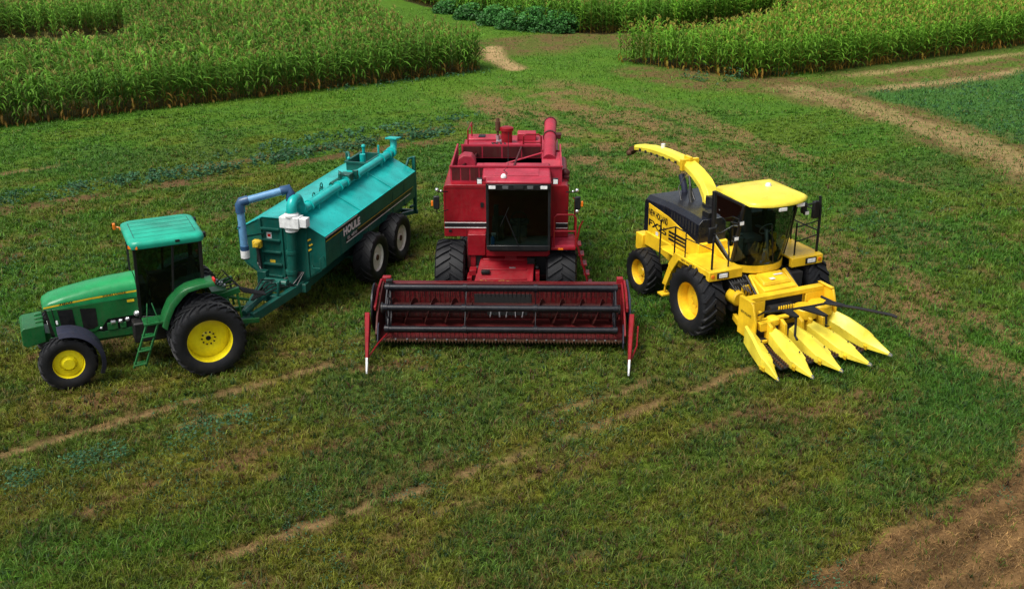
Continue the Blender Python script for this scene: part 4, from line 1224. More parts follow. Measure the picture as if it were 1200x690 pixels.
    m.hexa([(-6.3, -.11, 2.95), (-6.12, -.12, 3.08), (-6.12, .12, 3.08), (-6.3, .11, 2.95), (-6.34, -.11, 3.06), (-6.14, -.12, 3.22), (-6.14, .12, 3.22), (-6.34, .11, 3.06)]).sphere((-6.1, -.14, 3.08), .08, 8)
    m.build('spout_flap', M['rust'], spout)
    m = MB(); m.tube([(-4.55, .05, 3.56), (-4.55, .05, 3.68)], .06, 10); m.build('spout_light', M['white'], spout)
    m = MB()
    m.tube([(-2.2, -.35, 2.7), (-2.5, -.32, 3.0), (-2.75, -.2, 3.22)], .035, 8).tube([(-1.9, -.62, 2.62), (-2.2, -.5, 2.82), (-2.5, -.32, 3.0)], .045, 8)
    m.tube([(-2.1, .2, 2.72), (-2.3, .3, 3.1), (-2.65, .25, 3.3), (-2.85, .12, 3.28)], .02, 6).tube([(-2.0, -.1, 2.7), (-2.5, .0, 3.1), (-2.7, -.1, 3.3)], .02, 6)
    m.tube([(-2.3, -.7, 2.7), (-2.6, -.62, 3.0), (-2.8, -.3, 3.25), (-2.9, -.17, 3.3)], .016, 6)
    each(m, 'spout_hose', M['hose'], F)
    # feed housing in front of the cab
    m = MB()
    m.hexa([(.55, -.50, 1.0), (1.30, -.50, .80), (1.30, .50, .80), (.55, .50, 1.0), (.55, -.46, 1.58), (1.25, -.48, 1.40), (1.25, .48, 1.40), (.55, .46, 1.58)])
    m.hexa([(.70, -.40, 1.56), (1.12, -.42, 1.44), (1.12, .42, 1.44), (.70, .40, 1.56), (.72, -.36, 1.64), (1.08, -.38, 1.53), (1.08, .38, 1.53), (.72, .36, 1.64)])
    m.bar((.62, .50, 1.58), (1.2, .56, 1.20), .10, .16).bar((.62, -.50, 1.58), (1.2, -.56, 1.20), .06, .08)
    m.build('feed_housing', Yl, F, bevel=.02)
    m = MB(); m.lathe([(0, .001), (0, .19), (.30, .19), (.34, .15), (.34, .001)], (.62, -.98, 1.15), 'x', 20).box(.55, .8, -.80, -.55, .9, 1.4); m.build('drive_motor', M['yellow'], F, 40)
    m = MB()
    for k in range(7):
        m.tube([(.55, -1.1 + .08 * k, 1.58), (.85 + .02 * k, -1.05 + .08 * k, 1.35 - .05 * (k % 3)), (.75, -.9 + .06 * k, .95)], .018, 6)
    m.tube([(.62, -.62, 1.6), (1.15, -.62, 1.25)], .03, 8).tube([(.62, .62, 1.6), (1.15, .62, 1.25)], .03, 8)
    each(m, 'hydraulic_hose', M['hose'], F)
    m = MB(); m.box(.9, 1.05, -.15, -.02, 1.565, 1.572).box(.82, .9, .05, .3, 1.60, 1.606); each(m, 'warning_label', M['white'], F)
    # ------------------------------------------- corn head
    m = MB()
    HWd = 1.17
    # top beam, bottom beam, back frame
    m.box(1.28, 1.48, -HWd, HWd, 1.24, 1.36).box(1.28, 1.42, -HWd, HWd, .42, .60)
    for y in (-.62, .62):
        m.box(1.28, 1.40, y - .06, y + .06, .5, 1.3)
    for s in (1, -1):
        m.prism([(1.25, .45), (1.95, .42), (1.95, .95), (1.80, 1.34), (1.70, 1.40), (1.25, 1.38)], 'y', s * (HWd - .02), s * (HWd + .04))
        m.box(1.25, 1.78, s * HWd - .06 if s > 0 else -HWd - .04, s * HWd + .04 if s > 0 else -HWd + .06, 1.375, 1.405)
    m.box(1.55, 2.05, -HWd, HWd, .40, .48)
    m.hexa([(1.42, -HWd, .6), (1.48, -HWd, .6), (1.48, -.6, .6), (1.42, -.6, .6), (1.42, -HWd, 1.24), (1.48, -HWd, 1.24), (1.48, -.6, 1.24), (1.42, -.6, 1.24)])
    m.hexa([(1.42, .6, .6), (1.48, .6, .6), (1.48, HWd, .6), (1.42, HWd, .6), (1.42, .6, 1.24), (1.48, .6, 1.24), (1.48, HWd, 1.24), (1.42, HWd, 1.24)])
    head = m.build('corn_head', Yl, F, bevel=.015)
    m = MB(); m.box(1.36, 1.40, -.56, .56, .6, 1.24).box(1.42, 2.0, -1.15, 1.15, .481, .49); m.build('feed_opening', M['dark'], head)
    m = MB(); m.tube([(1.55, -.55, 1.02), (1.55, .1, 1.02)], .11, 14); m.build('feed_roll', M['black'], head)
    m = MB()
    for (y, x) in ((.36, 1.78), (.86, 1.72)):
        m.lathe([(0, .001), (0, .30), (.22, .30), (.26, .26), (.26, .001)], (x, y, .80), 'z', 26)
    for (y, x) in ((-.62, 1.85), ):
        m.lathe([(0, .001), (0, .16), (.14, .16), (.18, .10), (.18, .001)], (x, y, .80), 'z', 18)
    m.prism([(-1.10, .92), (-.72, .92), (-.60, .70), (-1.05, .70)], 'x', 1.80, 2.0)
    for y in (-.85, -.45, .05, .30, .66):
        m.prism([(1.90, .50), (2.18, .50), (2.14, .84), (1.98, .92), (1.90, .90)], 'y', y - .04, y + .04)
    m.box(1.72, 1.86, -1.10, -.15, .86, .92)
    m.tube([(1.75, -.95, .9), (1.75, -.95, 1.12)], .05, 10)
    for k in range(7):
        m.box(1.66, 1.70, -.35 + k * .07, -.32 + k * .07, 1.0, 1.12)
    each(m, 'gathering_drum', Yl, head, 40, bevel=.01)
    # snouts: two folded panels rising to a ridge, tapering to the tip
    rear_y = [-1.27, -.76, -.19, .34, 1.08]
    tip_y = [-1.63, -.83, 0.0, .83, 1.63]
    for i in range(5):
        outer = i in (0, 4)
        ry, ty = rear_y[i], tip_y[i]
        xt = 3.53 if outer else 3.75
        xr = 1.82 if outer else 2.12
        rings = []
        hw0 = .17 if outer else .215
        sd = -1 if i == 0 else 1
        prof = ((0, .86 if outer else .80, hw0 * (.80 if outer else .72), .42), (.25, .77 if outer else .70, hw0 * .95, .34), (.52, .60 if outer else .54, hw0 * 1.04, .27), (.62, .52 if outer else .47, hw0 * .98, .23), (.64, .505 if outer else .455, hw0 * .80, .23), (.80, .39 if outer else .355, hw0 * .44, .21), (1.0, .235, .016, .20))
        for f, zr, w, zl in prof:
            x = xr + (xt - xr) * f; y = ry + (ty - ry) * f
            flat = .55 * w
            if outer:
                rings.append([(x, y - w, zl), (x, y - w, zl + (zr - zl) * (.95 if sd < 0 else .55)), (x, y - w * .2 * -sd - w * .35 * (1 if sd < 0 else -1), zr), (x, y + w, zl + (zr - zl) * (.55 if sd < 0 else .95)), (x, y + w, zl)])
            else:
                rings.append([(x, y - w, zl), (x, y - w, zl + (zr - zl) * .76), (x, y + w * .12, zr), (x, y + w, zl + (zr - zl) * .78), (x, y + w, zl)])
        m = MB(); m.loft(rings)
        sn = m.build('snout', Yt, head, 20, bevel=.006)
        m = MB(); rg = []
        for f in (.955, 1.004):
            x = xr + (xt - xr) * f; y = ry + (ty - ry) * f; w = .016 + (1.004 - f) * hw0 * 2.1
            zt_ = .235 + (1.0 - f) * .62 + .006
            rg.append([(x, y - w - .003, .197), (x, y - w * .6, zt_), (x, y + w * .6, zt_), (x, y + w + .003, .197)])
        m.loft(rg); m.build('worn_tip', M['steel'], sn)
        # hinge line and bolts
        m = MB()
        for f in (.30, .55):
            x = xr + (xt - xr) * f; y = ry + (ty - ry) * f
            zz = (.80 - .36 * f) + .0
            m.sphere((x, y + .10, zz - .06), .022, 8)
        f0, f1 = .655, .675
        m.build('bolt', M['dark'], sn)
        m = MB()
        x = xr + (xt - xr) * .66; y = ry + (ty - ry) * .66; w = hw0 * .80
        m.prism([(y - w, .20), (y - w - .02, .30), (y - w, .34)], 'x', x - .14, x + .06)
        m.prism([(y + w, .20), (y + w + .02, .30), (y + w, .34)], 'x', x - .14, x + .06)
        m.build('snout_skid', Yl, sn)
    # gathering chains between the snouts
    for i in range(4):
        for sgn in (-1, 1):
            m = MB()
            for k in range(14):
                f = k / 13
                x = 1.95 + 1.15 * f
                yc = (rear_y[i] + rear_y[i + 1]) / 2 * (1 - f * .62) + (tip_y[i] + tip_y[i + 1]) / 2 * f * .62
                y = yc + sgn * .07
                m.box(x - .025, x + .025, y - .02, y + .02, .36 - .08 * f, .41 - .08 * f)
            m.build('gathering_chain', M['rust'], head)
    m = MB()
    for i in range(4):
        yc0 = (rear_y[i] + rear_y[i + 1]) / 2; yc1 = yc0 * .38 + (tip_y[i] + tip_y[i + 1]) / 2 * .62
        m.hexa([(1.9, yc0 - .14, .30), (3.1, yc1 - .12, .22), (3.1, yc1 + .12, .22), (1.9, yc0 + .14, .30), (1.9, yc0 - .14, .34), (3.1, yc1 - .12, .25), (3.1, yc1 + .12, .25), (1.9, yc0 + .14, .34)])
    each(m, 'row_unit', M['dark'], head)
    # black stalk pusher bar with prongs
    m = MB()
    m.tube([(2.14, -1.12, 1.28), (2.25, -.6, 1.28), (2.32, .05, 1.29), (2.34, .62, 1.30)], .032, 8)
    m.tube([(2.30, .50, 1.30), (2.9, .98, 1.31), (3.55, 1.44, 1.30), (3.66, 1.50, 1.27)], .040, 8)
    m.tube([(2.02, .62, 1.34), (2.5, .72, 1.30)], .035, 8)
    m.hexa([(2.28, -.25, 1.26), (2.80, .10, 1.20), (2.82, .20, 1.20), (2.36, .12, 1.27), (2.28, -.25, 1.30), (2.80, .10, 1.24), (2.82, .20, 1.24), (2.36, .12, 1.31)])
    m.tube([(2.81, .15, 1.22), (2.83, .16, 1.02)], .028, 8)
    m.hexa([(2.20, -.72, 1.26), (2.62, -.62, 1.22), (2.62, -.48, 1.22), (2.26, -.46, 1.27), (2.20, -.72, 1.30), (2.62, -.62, 1.26), (2.62, -.48, 1.26), (2.26, -.46, 1.31)])
    m.tube([(2.60, -.55, 1.24), (2.68, -.60, .80), (2.80, -.62, .74)], .030, 8)
    m.hexa([(2.28, .50, 1.27), (2.66, .72, 1.27), (2.60, .86, 1.27), (2.22, .66, 1.28), (2.28, .50, 1.33), (2.66, .72, 1.32), (2.60, .86, 1.32), (2.22, .66, 1.33)])
    m.bar((1.9, -1.1, 1.1), (2.14, -1.10, 1.28), .04, .04).bar((1.9, 1.0, 1.1), (2.3, .62, 1.29), .04, .04)
    m.build('pusher_bar', M['black'], head, 40)
    lettering('head_lettering', 'NEW HOLLAND', (1.36, -HWd - .045, 1.02), (1, 0, -.05), (0, 0, 1), .42, .07, M['decalblack'], head, .01, .002)
    m = MB(); m.bar((.75, -.95, .62), (1.3, -1.05, .52), .10, .16).bar((.75, .95, .62), (1.3, 1.05, .52), .10, .16); m.build('head_bracket', Yl, F, bevel=.01)
    return F

# ------------------------------------------------------------------ placement
CX, CY, CA = -.147, 27.58, -91.63
FX, FY, FA = 6.079, 26.435, -66.14
TX, TY, TA = -7.703, 24.975, 204.9
KX, KY, KA = -5.046, 30.795, 253.96

make_tractor(); make_tanker(); make_combine(); make_forager()

def at(X, Y, A, l):
    a = math.radians(A); c, s = math.cos(a), math.sin(a)
    return (X + c * l[0] - s * l[1], Y + s * l[0] + c * l[1], l[2])

def make_bottle(label, loc):
    t = thing('spray_bottle', label, 'bottle', loc, 0)
    m = MB(); m.lathe([(0, .001), (0, .048), (.16, .05), (.20, .03), (.24, .02)], (0, 0, 0), 'z', 14); m.build('bottle', M['bottle'], t)
    m = MB(); m.lathe([(.235, .024), (.27, .024), (.27, .001)], (0, 0, 0), 'z', 12).box(-.03, .08, -.02, .02, .27, .31).bar((.05, 0, .27), (.06, 0, .20), .015, .015); m.build('trigger', M['white'], t)
    return t
make_bottle('blue spray bottle standing inside the windscreen of the red combine', at(CX, CY, CA, (.72, -.32, 2.0)))
make_bottle('blue spray bottle with white trigger inside the cab of the yellow harvester', at(FX, FY, FA, (.45, .02, 1.83)))

# ------------------------------------------------------------------ noise helpers for the land
_lat = RNG.random((256, 256))
def vnoise(x, y):
    xi = np.floor(x).astype(int); yi = np.floor(y).astype(int)
    fx = x - xi; fy = y - yi
    fx = fx * fx * (3 - 2 * fx); fy = fy * fy * (3 - 2 * fy)
    a = _lat[xi % 256, yi % 256]; b = _lat[(xi + 1) % 256, yi % 256]; c = _lat[xi % 256, (yi + 1) % 256]; d = _lat[(xi + 1) % 256, (yi + 1) % 256]
    return (a * (1 - fx) + b * fx) * (1 - fy) + (c * (1 - fx) + d * fx) * fy
def fbm(x, y, o=4):
    s = 0; a = .5; t = 0
    for k in range(o):
        s = s + a * vnoise(x * 2 ** k + 17.3 * k, y * 2 ** k + 9.1 * k); t += a; a *= .55
    return s / t
def sstep(a, b, x):
    t = np.clip((x - a) / (b - a), 0, 1); return t * t * (3 - 2 * t)
def seg_dist(x, y, pts):
    d = np.full(np.shape(x), 1e9)
    for (ax, ay), (bx, by) in zip(pts, pts[1:]):
        vx, vy = bx - ax, by - ay; L = vx * vx + vy * vy
        t = np.clip(((x - ax) * vx + (y - ay) * vy) / L, 0, 1)
        d = np.minimum(d, np.hypot(x - ax - t * vx, y - ay - t * vy))
    return d
def in_poly(x, y, P):
    ins = np.zeros(np.shape(x), bool); n = len(P)
    for i in range(n):
        (x0, y0), (x1, y1) = P[i], P[(i + 1) % n]
        c = ((y0 > y) != (y1 > y)) & (x < (x1 - x0) * (y - y0) / (y1 - y0 + 1e-12) + x0)
        ins ^= c
    return ins

FIELD_L = [(-1.7, 62.8), (-40, 38.4), (-56, 38), (-56, 100), (-16.6, 100), (-10.0, 79.5), (-4.9, 67.0), (-2.9, 64.2)]
FIELD_R = [(12.9, 60.1), (6.6, 65.6), (7.0, 73.6), (16.3, 84), (30, 100), (56, 100), (56, 86), (32.4, 71.2), (25.6, 67.1), (18.0, 62.6)]
FIELD_B = [(0.8, 77.4), (6.2, 75.8), (11.4, 77.6), (17.5, 83.5), (21, 88), (28, 100), (-11.5, 100), (-7.0, 91.2)]
GAP_R = [(5.5, 67.0), (8.2, 66.4), (11.6, 66.2), (15.3, 69.5), (18.5, 75), (21, 82), (21.5, 88), (17.5, 83.5), (11.4, 77.6), (5.0, 75.4)]
GAP_L = [(-60, 48), (-40, 55), (-27.5, 60.6), (-23.2, 62.4), (-21.8, 65), (-26.4, 77.5), (-30.5, 75.2), (-34.5, 74.8), (-60, 70)]

def land(x, y):
    """soil, straw, lush, blue-weed weights on the ground"""
    s = x * .82 + y * .57; t = -x * .57 + y * .82
    w = (fbm(x * .35, y * .35, 3) - .5)
    tt = t + w * .7 + (fbm(x * 2.1, y * 2.1, 2) - .5) * .16
    n_f = fbm(x * 1.3, y * 1.3, 4); n_m = fbm(x * .32 + 5, y * .32, 4); n_l = fbm(x * .09 + 3, y * .09 + 8, 3)
    n_s = fbm(s * .16 + 40, t * 1.15, 4)                 # streaks along the old rows
    soil = np.zeros(np.shape(x))
    def track(t0, wid, s0, s1, amt):
        br = sstep(.25, .48, fbm(s * .35 + t0 * 3, t * .4, 3)) * sstep(.18, .42, fbm(s * 2.0, t * 2.0 + t0, 2))
        fade = sstep(s0 - 1.5, s0 + 1.0, s) * (1 - sstep(s1 - 1.0, s1 + 2.0, s))
        return amt * fade * br * (1 - sstep(wid * .45, wid, np.abs(tt - t0)))
    def line(t0, wid, s0, s1, amt, gate=.22):
        """a narrow worn wheel line: ragged, crossed by grass here and there"""
        wig = (fbm(s * .9 + t0, s * 0 + t0, 3) - .5) * .22
        brk = sstep(gate - .08, gate + .16, fbm(s * .8 + t0 * 3, t * .3, 3)) * sstep(.22, .42, fbm(s * 3.1, t * 3.1 + t0, 2))
        return amt * sstep(s0 - .8, s0 + .6, s) * (1 - sstep(s1 - .8, s1 + 1.0, s)) * brk * (1 - sstep(wid * .35, wid, np.abs(t + wig - t0)))
    LN = [(22.12, 1, 10.6, 1, .15), (21.15, 4, 9.2, .6, .30), (16.12, 4.8, 10.8, 1, .12), (16.02, 10.5, 13.5, .6, .30), (16.15, 13, 19.5, .9, .22), (17.05, 12, 16, .85, .28), (15.25, 8, 11, .45, .35), (44.9, 3, 9.5, .9, .2)]
    pale = np.maximum.reduce([line(a, .14 if a < 40 else .26, b, c, d, g) for a, b, c, d, g in LN])
    clear = np.maximum.reduce([line(a, .20 if a < 40 else .5, b, c, min(1, d * 1.2), g) for a, b, c, d, g in LN])
    soil = np.maximum.reduce([line(a, .42, b, c, d * .75, g) for a, b, c, d, g in LN])
    soil = np.maximum(soil, track(39.75, .6, 5, 24, .9))
    soil = np.maximum(soil, track(41.4, .5, 14, 30, .7))
    soil = np.maximum(soil, track(16.8, .55, 7, 13, .7))
    soil = np.maximum(soil, .85 * sstep(.58, .70, n_s * .65 + n_f * .35) * (1 - sstep(33, 46, y)) )
    soil = np.maximum(soil, .7 * sstep(.61, .70, n_f * .6 + n_m * .4) * (1 - sstep(30, 44, y)))
    # straw-littered patch behind the machines
    u_ = x * .40 - y * .92; v_ = x * .92 + y * .40
    n_d = fbm(u_ * .14 + 7, v_ * .75, 4)
    dS = seg_dist(x, y, [(1.5, 54), (4.5, 47), (7.6, 38), (10.5, 30), (12.0, 24)])
    wd = np.interp(y, [22, 30, 40, 46, 56], [2.2, 2.6, 3.6, 6.0, 6.0])
    straw = sstep(1.15, .35, dS / wd + (n_m - .5) * 1.0) * sstep(.40, .60, n_d * .62 + n_f * .38) * .95
    dS2 = seg_dist(x, y, [(9.5, 50), (13, 41), (15, 33)])
    straw = np.maximum(straw, sstep(1.1, .3, dS2 / 2.2 + (n_m - .5) * 1.0) * sstep(.48, .64, n_d * .6 + n_f * .4) * .8)
    # dry strip in the near corner
    dl = (y - 15.21) - .80 * (x - 4.35)
    dry = sstep(.30, -.45, dl + w * 1.6 + (n_f - .5) * 1.1)
    # farm tracks
    dA = seg_dist(x, y, [(44, 74), (30, 65.2), (22, 60.2), (16, 57.8), (11, 58.6), (8, 61.5)])
    dB = seg_dist(x, y, [(14.5, 57.2), (17, 52.5), (18.7, 47.5), (19.8, 43), (20.5, 36)])
    roadA = sstep(3.0, 1.6, dA + w * 2.2); roadB = sstep(2.7, 1.1, dB + w * 2.4)
    dP = seg_dist(x, y, [(-4.5, 71.5), (-1.2, 70.5), (2.2, 71.8), (5.0, 74.2), (7.0, 73.2)])
    dQ = seg_dist(x, y, [(-1.2, 70.5), (-.9, 66.5), (0.2, 63.2)])
    path = np.maximum(sstep(4.2, 2.0, dP + w * 3.5), sstep(1.1, .5, dQ + w))
    road = np.maximum.reduce([roadA * (.55 + .45 * sstep(.35, .6, n_f)), roadB, path])
    palest = np.maximum(sstep(.9, .3, np.abs(dA - 1.9) + (n_f - .4)) * roadA * sstep(17, 20, x) * .7, sstep(.9, .3, dQ))
    palest = np.maximum(palest, sstep(1.3, .3, np.abs(dB - .4) + (n_f - .4) * 2.2) * roadB * .55)
    gap = in_poly(x, y, GAP_R) | in_poly(x, y, GAP_L)
    corn = (in_poly(x, y, FIELD_L) | in_poly(x, y, FIELD_R) | in_poly(x, y, FIELD_B)) & ~gap
    edgeR = sstep(2.0, .6, seg_dist(x, y, [(18, 62.3), (25.6, 66.8), (32.4, 70.9), (45, 78)])) * .8
    weed = .0 * x
    row = (1 - sstep(.45, 1.0, np.abs(tt - 40.75))) * sstep(3, 6, s) * (1 - sstep(24, 27, s)) * sstep(.32, .46, n_f)
    row = np.maximum(row, (1 - sstep(.2, .5, np.abs(tt - 20.75))) * (1 - sstep(7, 9, s)) * sstep(.4, .5, n_f) * .8)
    row = np.maximum(row, (1 - sstep(.3, .8, np.abs(tt - 42.6))) * sstep(14, 17, s) * (1 - sstep(26, 29, s)) * sstep(.42, .52, n_f) * .8)
    weed = np.maximum(weed, (1 - sstep(.45, .95, np.abs(tt - 40.75))) * sstep(3, 6, s) * (1 - sstep(24, 27, s)) * sstep(.38, .52, n_f))
    weed = np.maximum(weed, sstep(.60, .72, fbm(x * .55 + 31, y * .55 + 2, 3)) * (1 - sstep(30, 40, y)) * .36)
    weed = np.maximum(weed, (1 - sstep(.25, .55, np.abs(tt - 20.9))) * (1 - sstep(7, 9, s)) * sstep(.4, .55, n_f))
    weed = np.maximum(weed, sstep(.25, .75, 1.15 - np.hypot((x - 21.5) / 4.6, (y - 53) / 7.0)) * .0)
    gp = in_poly(x, y, [(17.0, 56.6), (28.6, 62.0), (46, 70), (46, 34), (22.6, 38), (21.6, 44), (19.5, 51)])
    lush = sstep(.30, .60, n_l + .30 * sstep(33, 52, y) - .25 * sstep(30, 18, y) + .25 * sstep(4, 9, x) * sstep(34, 24, y) * 1.0)
    return dict(soil=soil, straw=straw, dry=dry, road=road, palest=palest, pale=pale, clear=clear, row=row, corn=corn, edge=edgeR, weed=weed, gp=gp, lush=lush, n_f=n_f, n_m=n_m, n_l=n_l, n_s=n_s)

def lerp(a, b, t): return a + (np.asarray(b) - a) * t[:, None]
def grass_colour(x, y, L):
    g = np.empty((len(x), 3)); g[:] = (.090, .150, .013)            # olive
    g = lerp(g, (.064, .172, .013), L['lush'])
    g = lerp(g, (.165, .172, .015), .8 * sstep(.46, .62, .5 * L['n_m'] + .5 * L['n_s']) * (1 - .6 * L['lush']))
    g = lerp(g, (.036, .105, .018), .40 * sstep(.50, .36, L['n_m']))
    far = sstep(42, 60, y)
    g = lerp(g, (.085, .205, .014), far * .75)
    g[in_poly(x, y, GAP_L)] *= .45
    g = lerp(g, (.046, .150, .030), .7 * L['gp'].astype(float))
    return g

# ------------------------------------------------------------------ ground sheet
def make_ground():
    def axis(a, b, step, far, grow=1.35):
        c = list(np.arange(a, b + 1e-6, step))
        d = step; v = c[-1]; up = []
        while v < far: d *= grow; v += d; up.append(v)
        d = step; v = c[0]; dn = []
        while v > -far: d *= grow; v -= d; dn.append(v)
        return np.array(dn[::-1] + c + up)
    xs = axis(-26, 30, .17, 3000); ys_near = np.arange(12, 48, .17); ys_far = np.arange(48, 104, .34)
    d = .34; v = ys_far[-1]; up = []
    while v < 4000: d *= 1.35; v += d; up.append(v)
    d = .2; v = 12; dn = []
    while v > -600: d *= 1.4; v -= d; dn.append(v)
    ys = np.concatenate([dn[::-1], ys_near, ys_far, up])
    X, Y = np.meshgrid(xs, ys); x = X.ravel(); y = Y.ravel()
    L = land(x, y)
    col = grass_colour(x, y, L) * np.array([.80, .72, .85])
    col = lerp(col, (.060, .044, .018), .45 * sstep(.40, .62, L['n_f']) * (1 - sstep(34, 50, y)))     # thatch between blades
    col = lerp(col, (.115, .055, .030), .9 * L['soil'])
    col = lerp(col, (.185, .105, .050), .85 * L['straw'])
    col = lerp(col, (.20, .132, .058), .8 * L['pale'])
    col = lerp(col, (.165, .092, .038), .95 * L['dry'])
    col = lerp(col, (.115, .072, .030), .9 * L['road'] * (.55 + .45 * sstep(.35, .6, L['n_f'])))
    col = lerp(col, (.40, .27, .13), .75 * L['palest'])
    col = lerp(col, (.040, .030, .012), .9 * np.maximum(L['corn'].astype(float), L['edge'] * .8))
    vis = (1 - .35 * sstep(.5, .2, L['n_f']) * (1 - .6 * sstep(35, 50, y)))[:, None]
    col = col * vis
    z = (fbm(x * .9, y * .9, 3) - .5) * .05 * (1 - .8 * sstep(100, 200, np.hypot(x, y))) - .025 * L['pale'] - .02
    fur = (-x * .62 + y * .78)
    fw = fbm(x * .6, y * .6, 3)
    furrow = .5 + .5 * np.sin((fur + (fw - .5) * 1.6) * 2 * PI / .62)
    z = z + L['dry'] * ((furrow - .5) * .05 + (fbm(x * 3, y * 3, 2) - .5) * .07)
    col = col * (1 - L['dry'] * (1 - (.50 + .45 * furrow * (.5 + 1.0 * fw) + .35 * (fbm(x * 2.2, y * 2.2, 3) - .3))))[:, None]
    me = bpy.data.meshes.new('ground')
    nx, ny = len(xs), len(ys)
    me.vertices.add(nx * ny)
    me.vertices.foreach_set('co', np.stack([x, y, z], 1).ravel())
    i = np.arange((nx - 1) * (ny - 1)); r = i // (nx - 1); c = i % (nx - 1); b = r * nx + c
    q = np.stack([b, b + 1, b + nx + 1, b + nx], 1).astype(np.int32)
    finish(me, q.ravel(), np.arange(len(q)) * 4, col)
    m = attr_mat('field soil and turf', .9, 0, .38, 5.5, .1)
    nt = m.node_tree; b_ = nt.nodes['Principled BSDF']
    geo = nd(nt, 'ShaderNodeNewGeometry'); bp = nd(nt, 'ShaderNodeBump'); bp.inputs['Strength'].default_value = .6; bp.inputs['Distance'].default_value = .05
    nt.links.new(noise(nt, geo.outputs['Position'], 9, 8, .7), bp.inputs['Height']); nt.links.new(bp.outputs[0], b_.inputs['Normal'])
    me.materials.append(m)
    o = bpy.data.objects.new('ground', me); C.objects.link(o); o['kind'] = 'structure'
    return o

def finish(me, loops, starts, vcol):
    me.loops.add(len(loops)); me.loops.foreach_set('vertex_index', loops.astype(np.int32))
    me.polygons.add(len(starts)); me.polygons.foreach_set('loop_start', starts.astype(np.int32))
    me.update(calc_edges=True)
    a = me.color_attributes.new('Col', 'FLOAT_COLOR', 'POINT')
    rgba = np.ones((len(vcol), 4), np.float32); rgba[:, :3] = vcol
    a.data.foreach_set('color', rgba.ravel())
make_ground()

def blades_mesh(name, x, y, z0, h, w, lean, col_base, col_tip, mat, label, cat, segs=1):
    """many narrow leaf blades in one mesh: each a bent strip ending in a point"""
    n = len(x)
    a = RNG.random(n) * 2 * PI; b = RNG.random(n) * 2 * PI
    dx, dy = np.cos(a) * w / 2, np.sin(a) * w / 2
    lx, ly = np.cos(b) * lean * h, np.sin(b) * lean * h
    v = np.empty((n, 5, 3))
    v[:, 0] = np.stack([x - dx, y - dy, z0], 1); v[:, 1] = np.stack([x + dx, y + dy, z0], 1)
    v[:, 2] = np.stack([x - dx * .8 + lx * .35, y - dy * .8 + ly * .35, z0 + h * .55], 1); v[:, 3] = np.stack([x + dx * .8 + lx * .35, y + dy * .8 + ly * .35, z0 + h * .55], 1)
    v[:, 4] = np.stack([x + lx, y + ly, z0 + h * (1 - .35 * lean)], 1)
    me = bpy.data.meshes.new(name); me.vertices.add(n * 5); me.vertices.foreach_set('co', v.ravel())
    o = np.arange(n)[:, None] * 5
    loops = (o + np.array([[0, 1, 3, 2, 2, 3, 4]])).ravel()
    starts = (np.arange(n)[:, None] * 7 + np.array([[0, 4]])).ravel()
    cb = col_base[:, None, :]; ct = col_tip[:, None, :]
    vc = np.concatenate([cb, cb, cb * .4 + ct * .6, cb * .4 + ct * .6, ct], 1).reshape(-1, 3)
    finish(me, loops, starts, vc)
    me.materials.append(mat)
    ob = bpy.data.objects.new(name, me); C.objects.link(ob)
    tag(ob, label, cat, None, 'stuff')
    return ob

leafmat = attr_mat('grass blades', .55, .30, .25, 2.0, .30)

def scatter(n, y0, y1, power, margin=4):
    """points over the land the photograph can see, thinning with distance"""
    u = RNG.random(n)
    p = 1 - power
    y = (y0 ** p + u * (y1 ** p - y0 ** p)) ** (1 / p)
    hw = .50 * y + margin
    x = (RNG.random(n) * 2 - 1) * hw
    return x, y

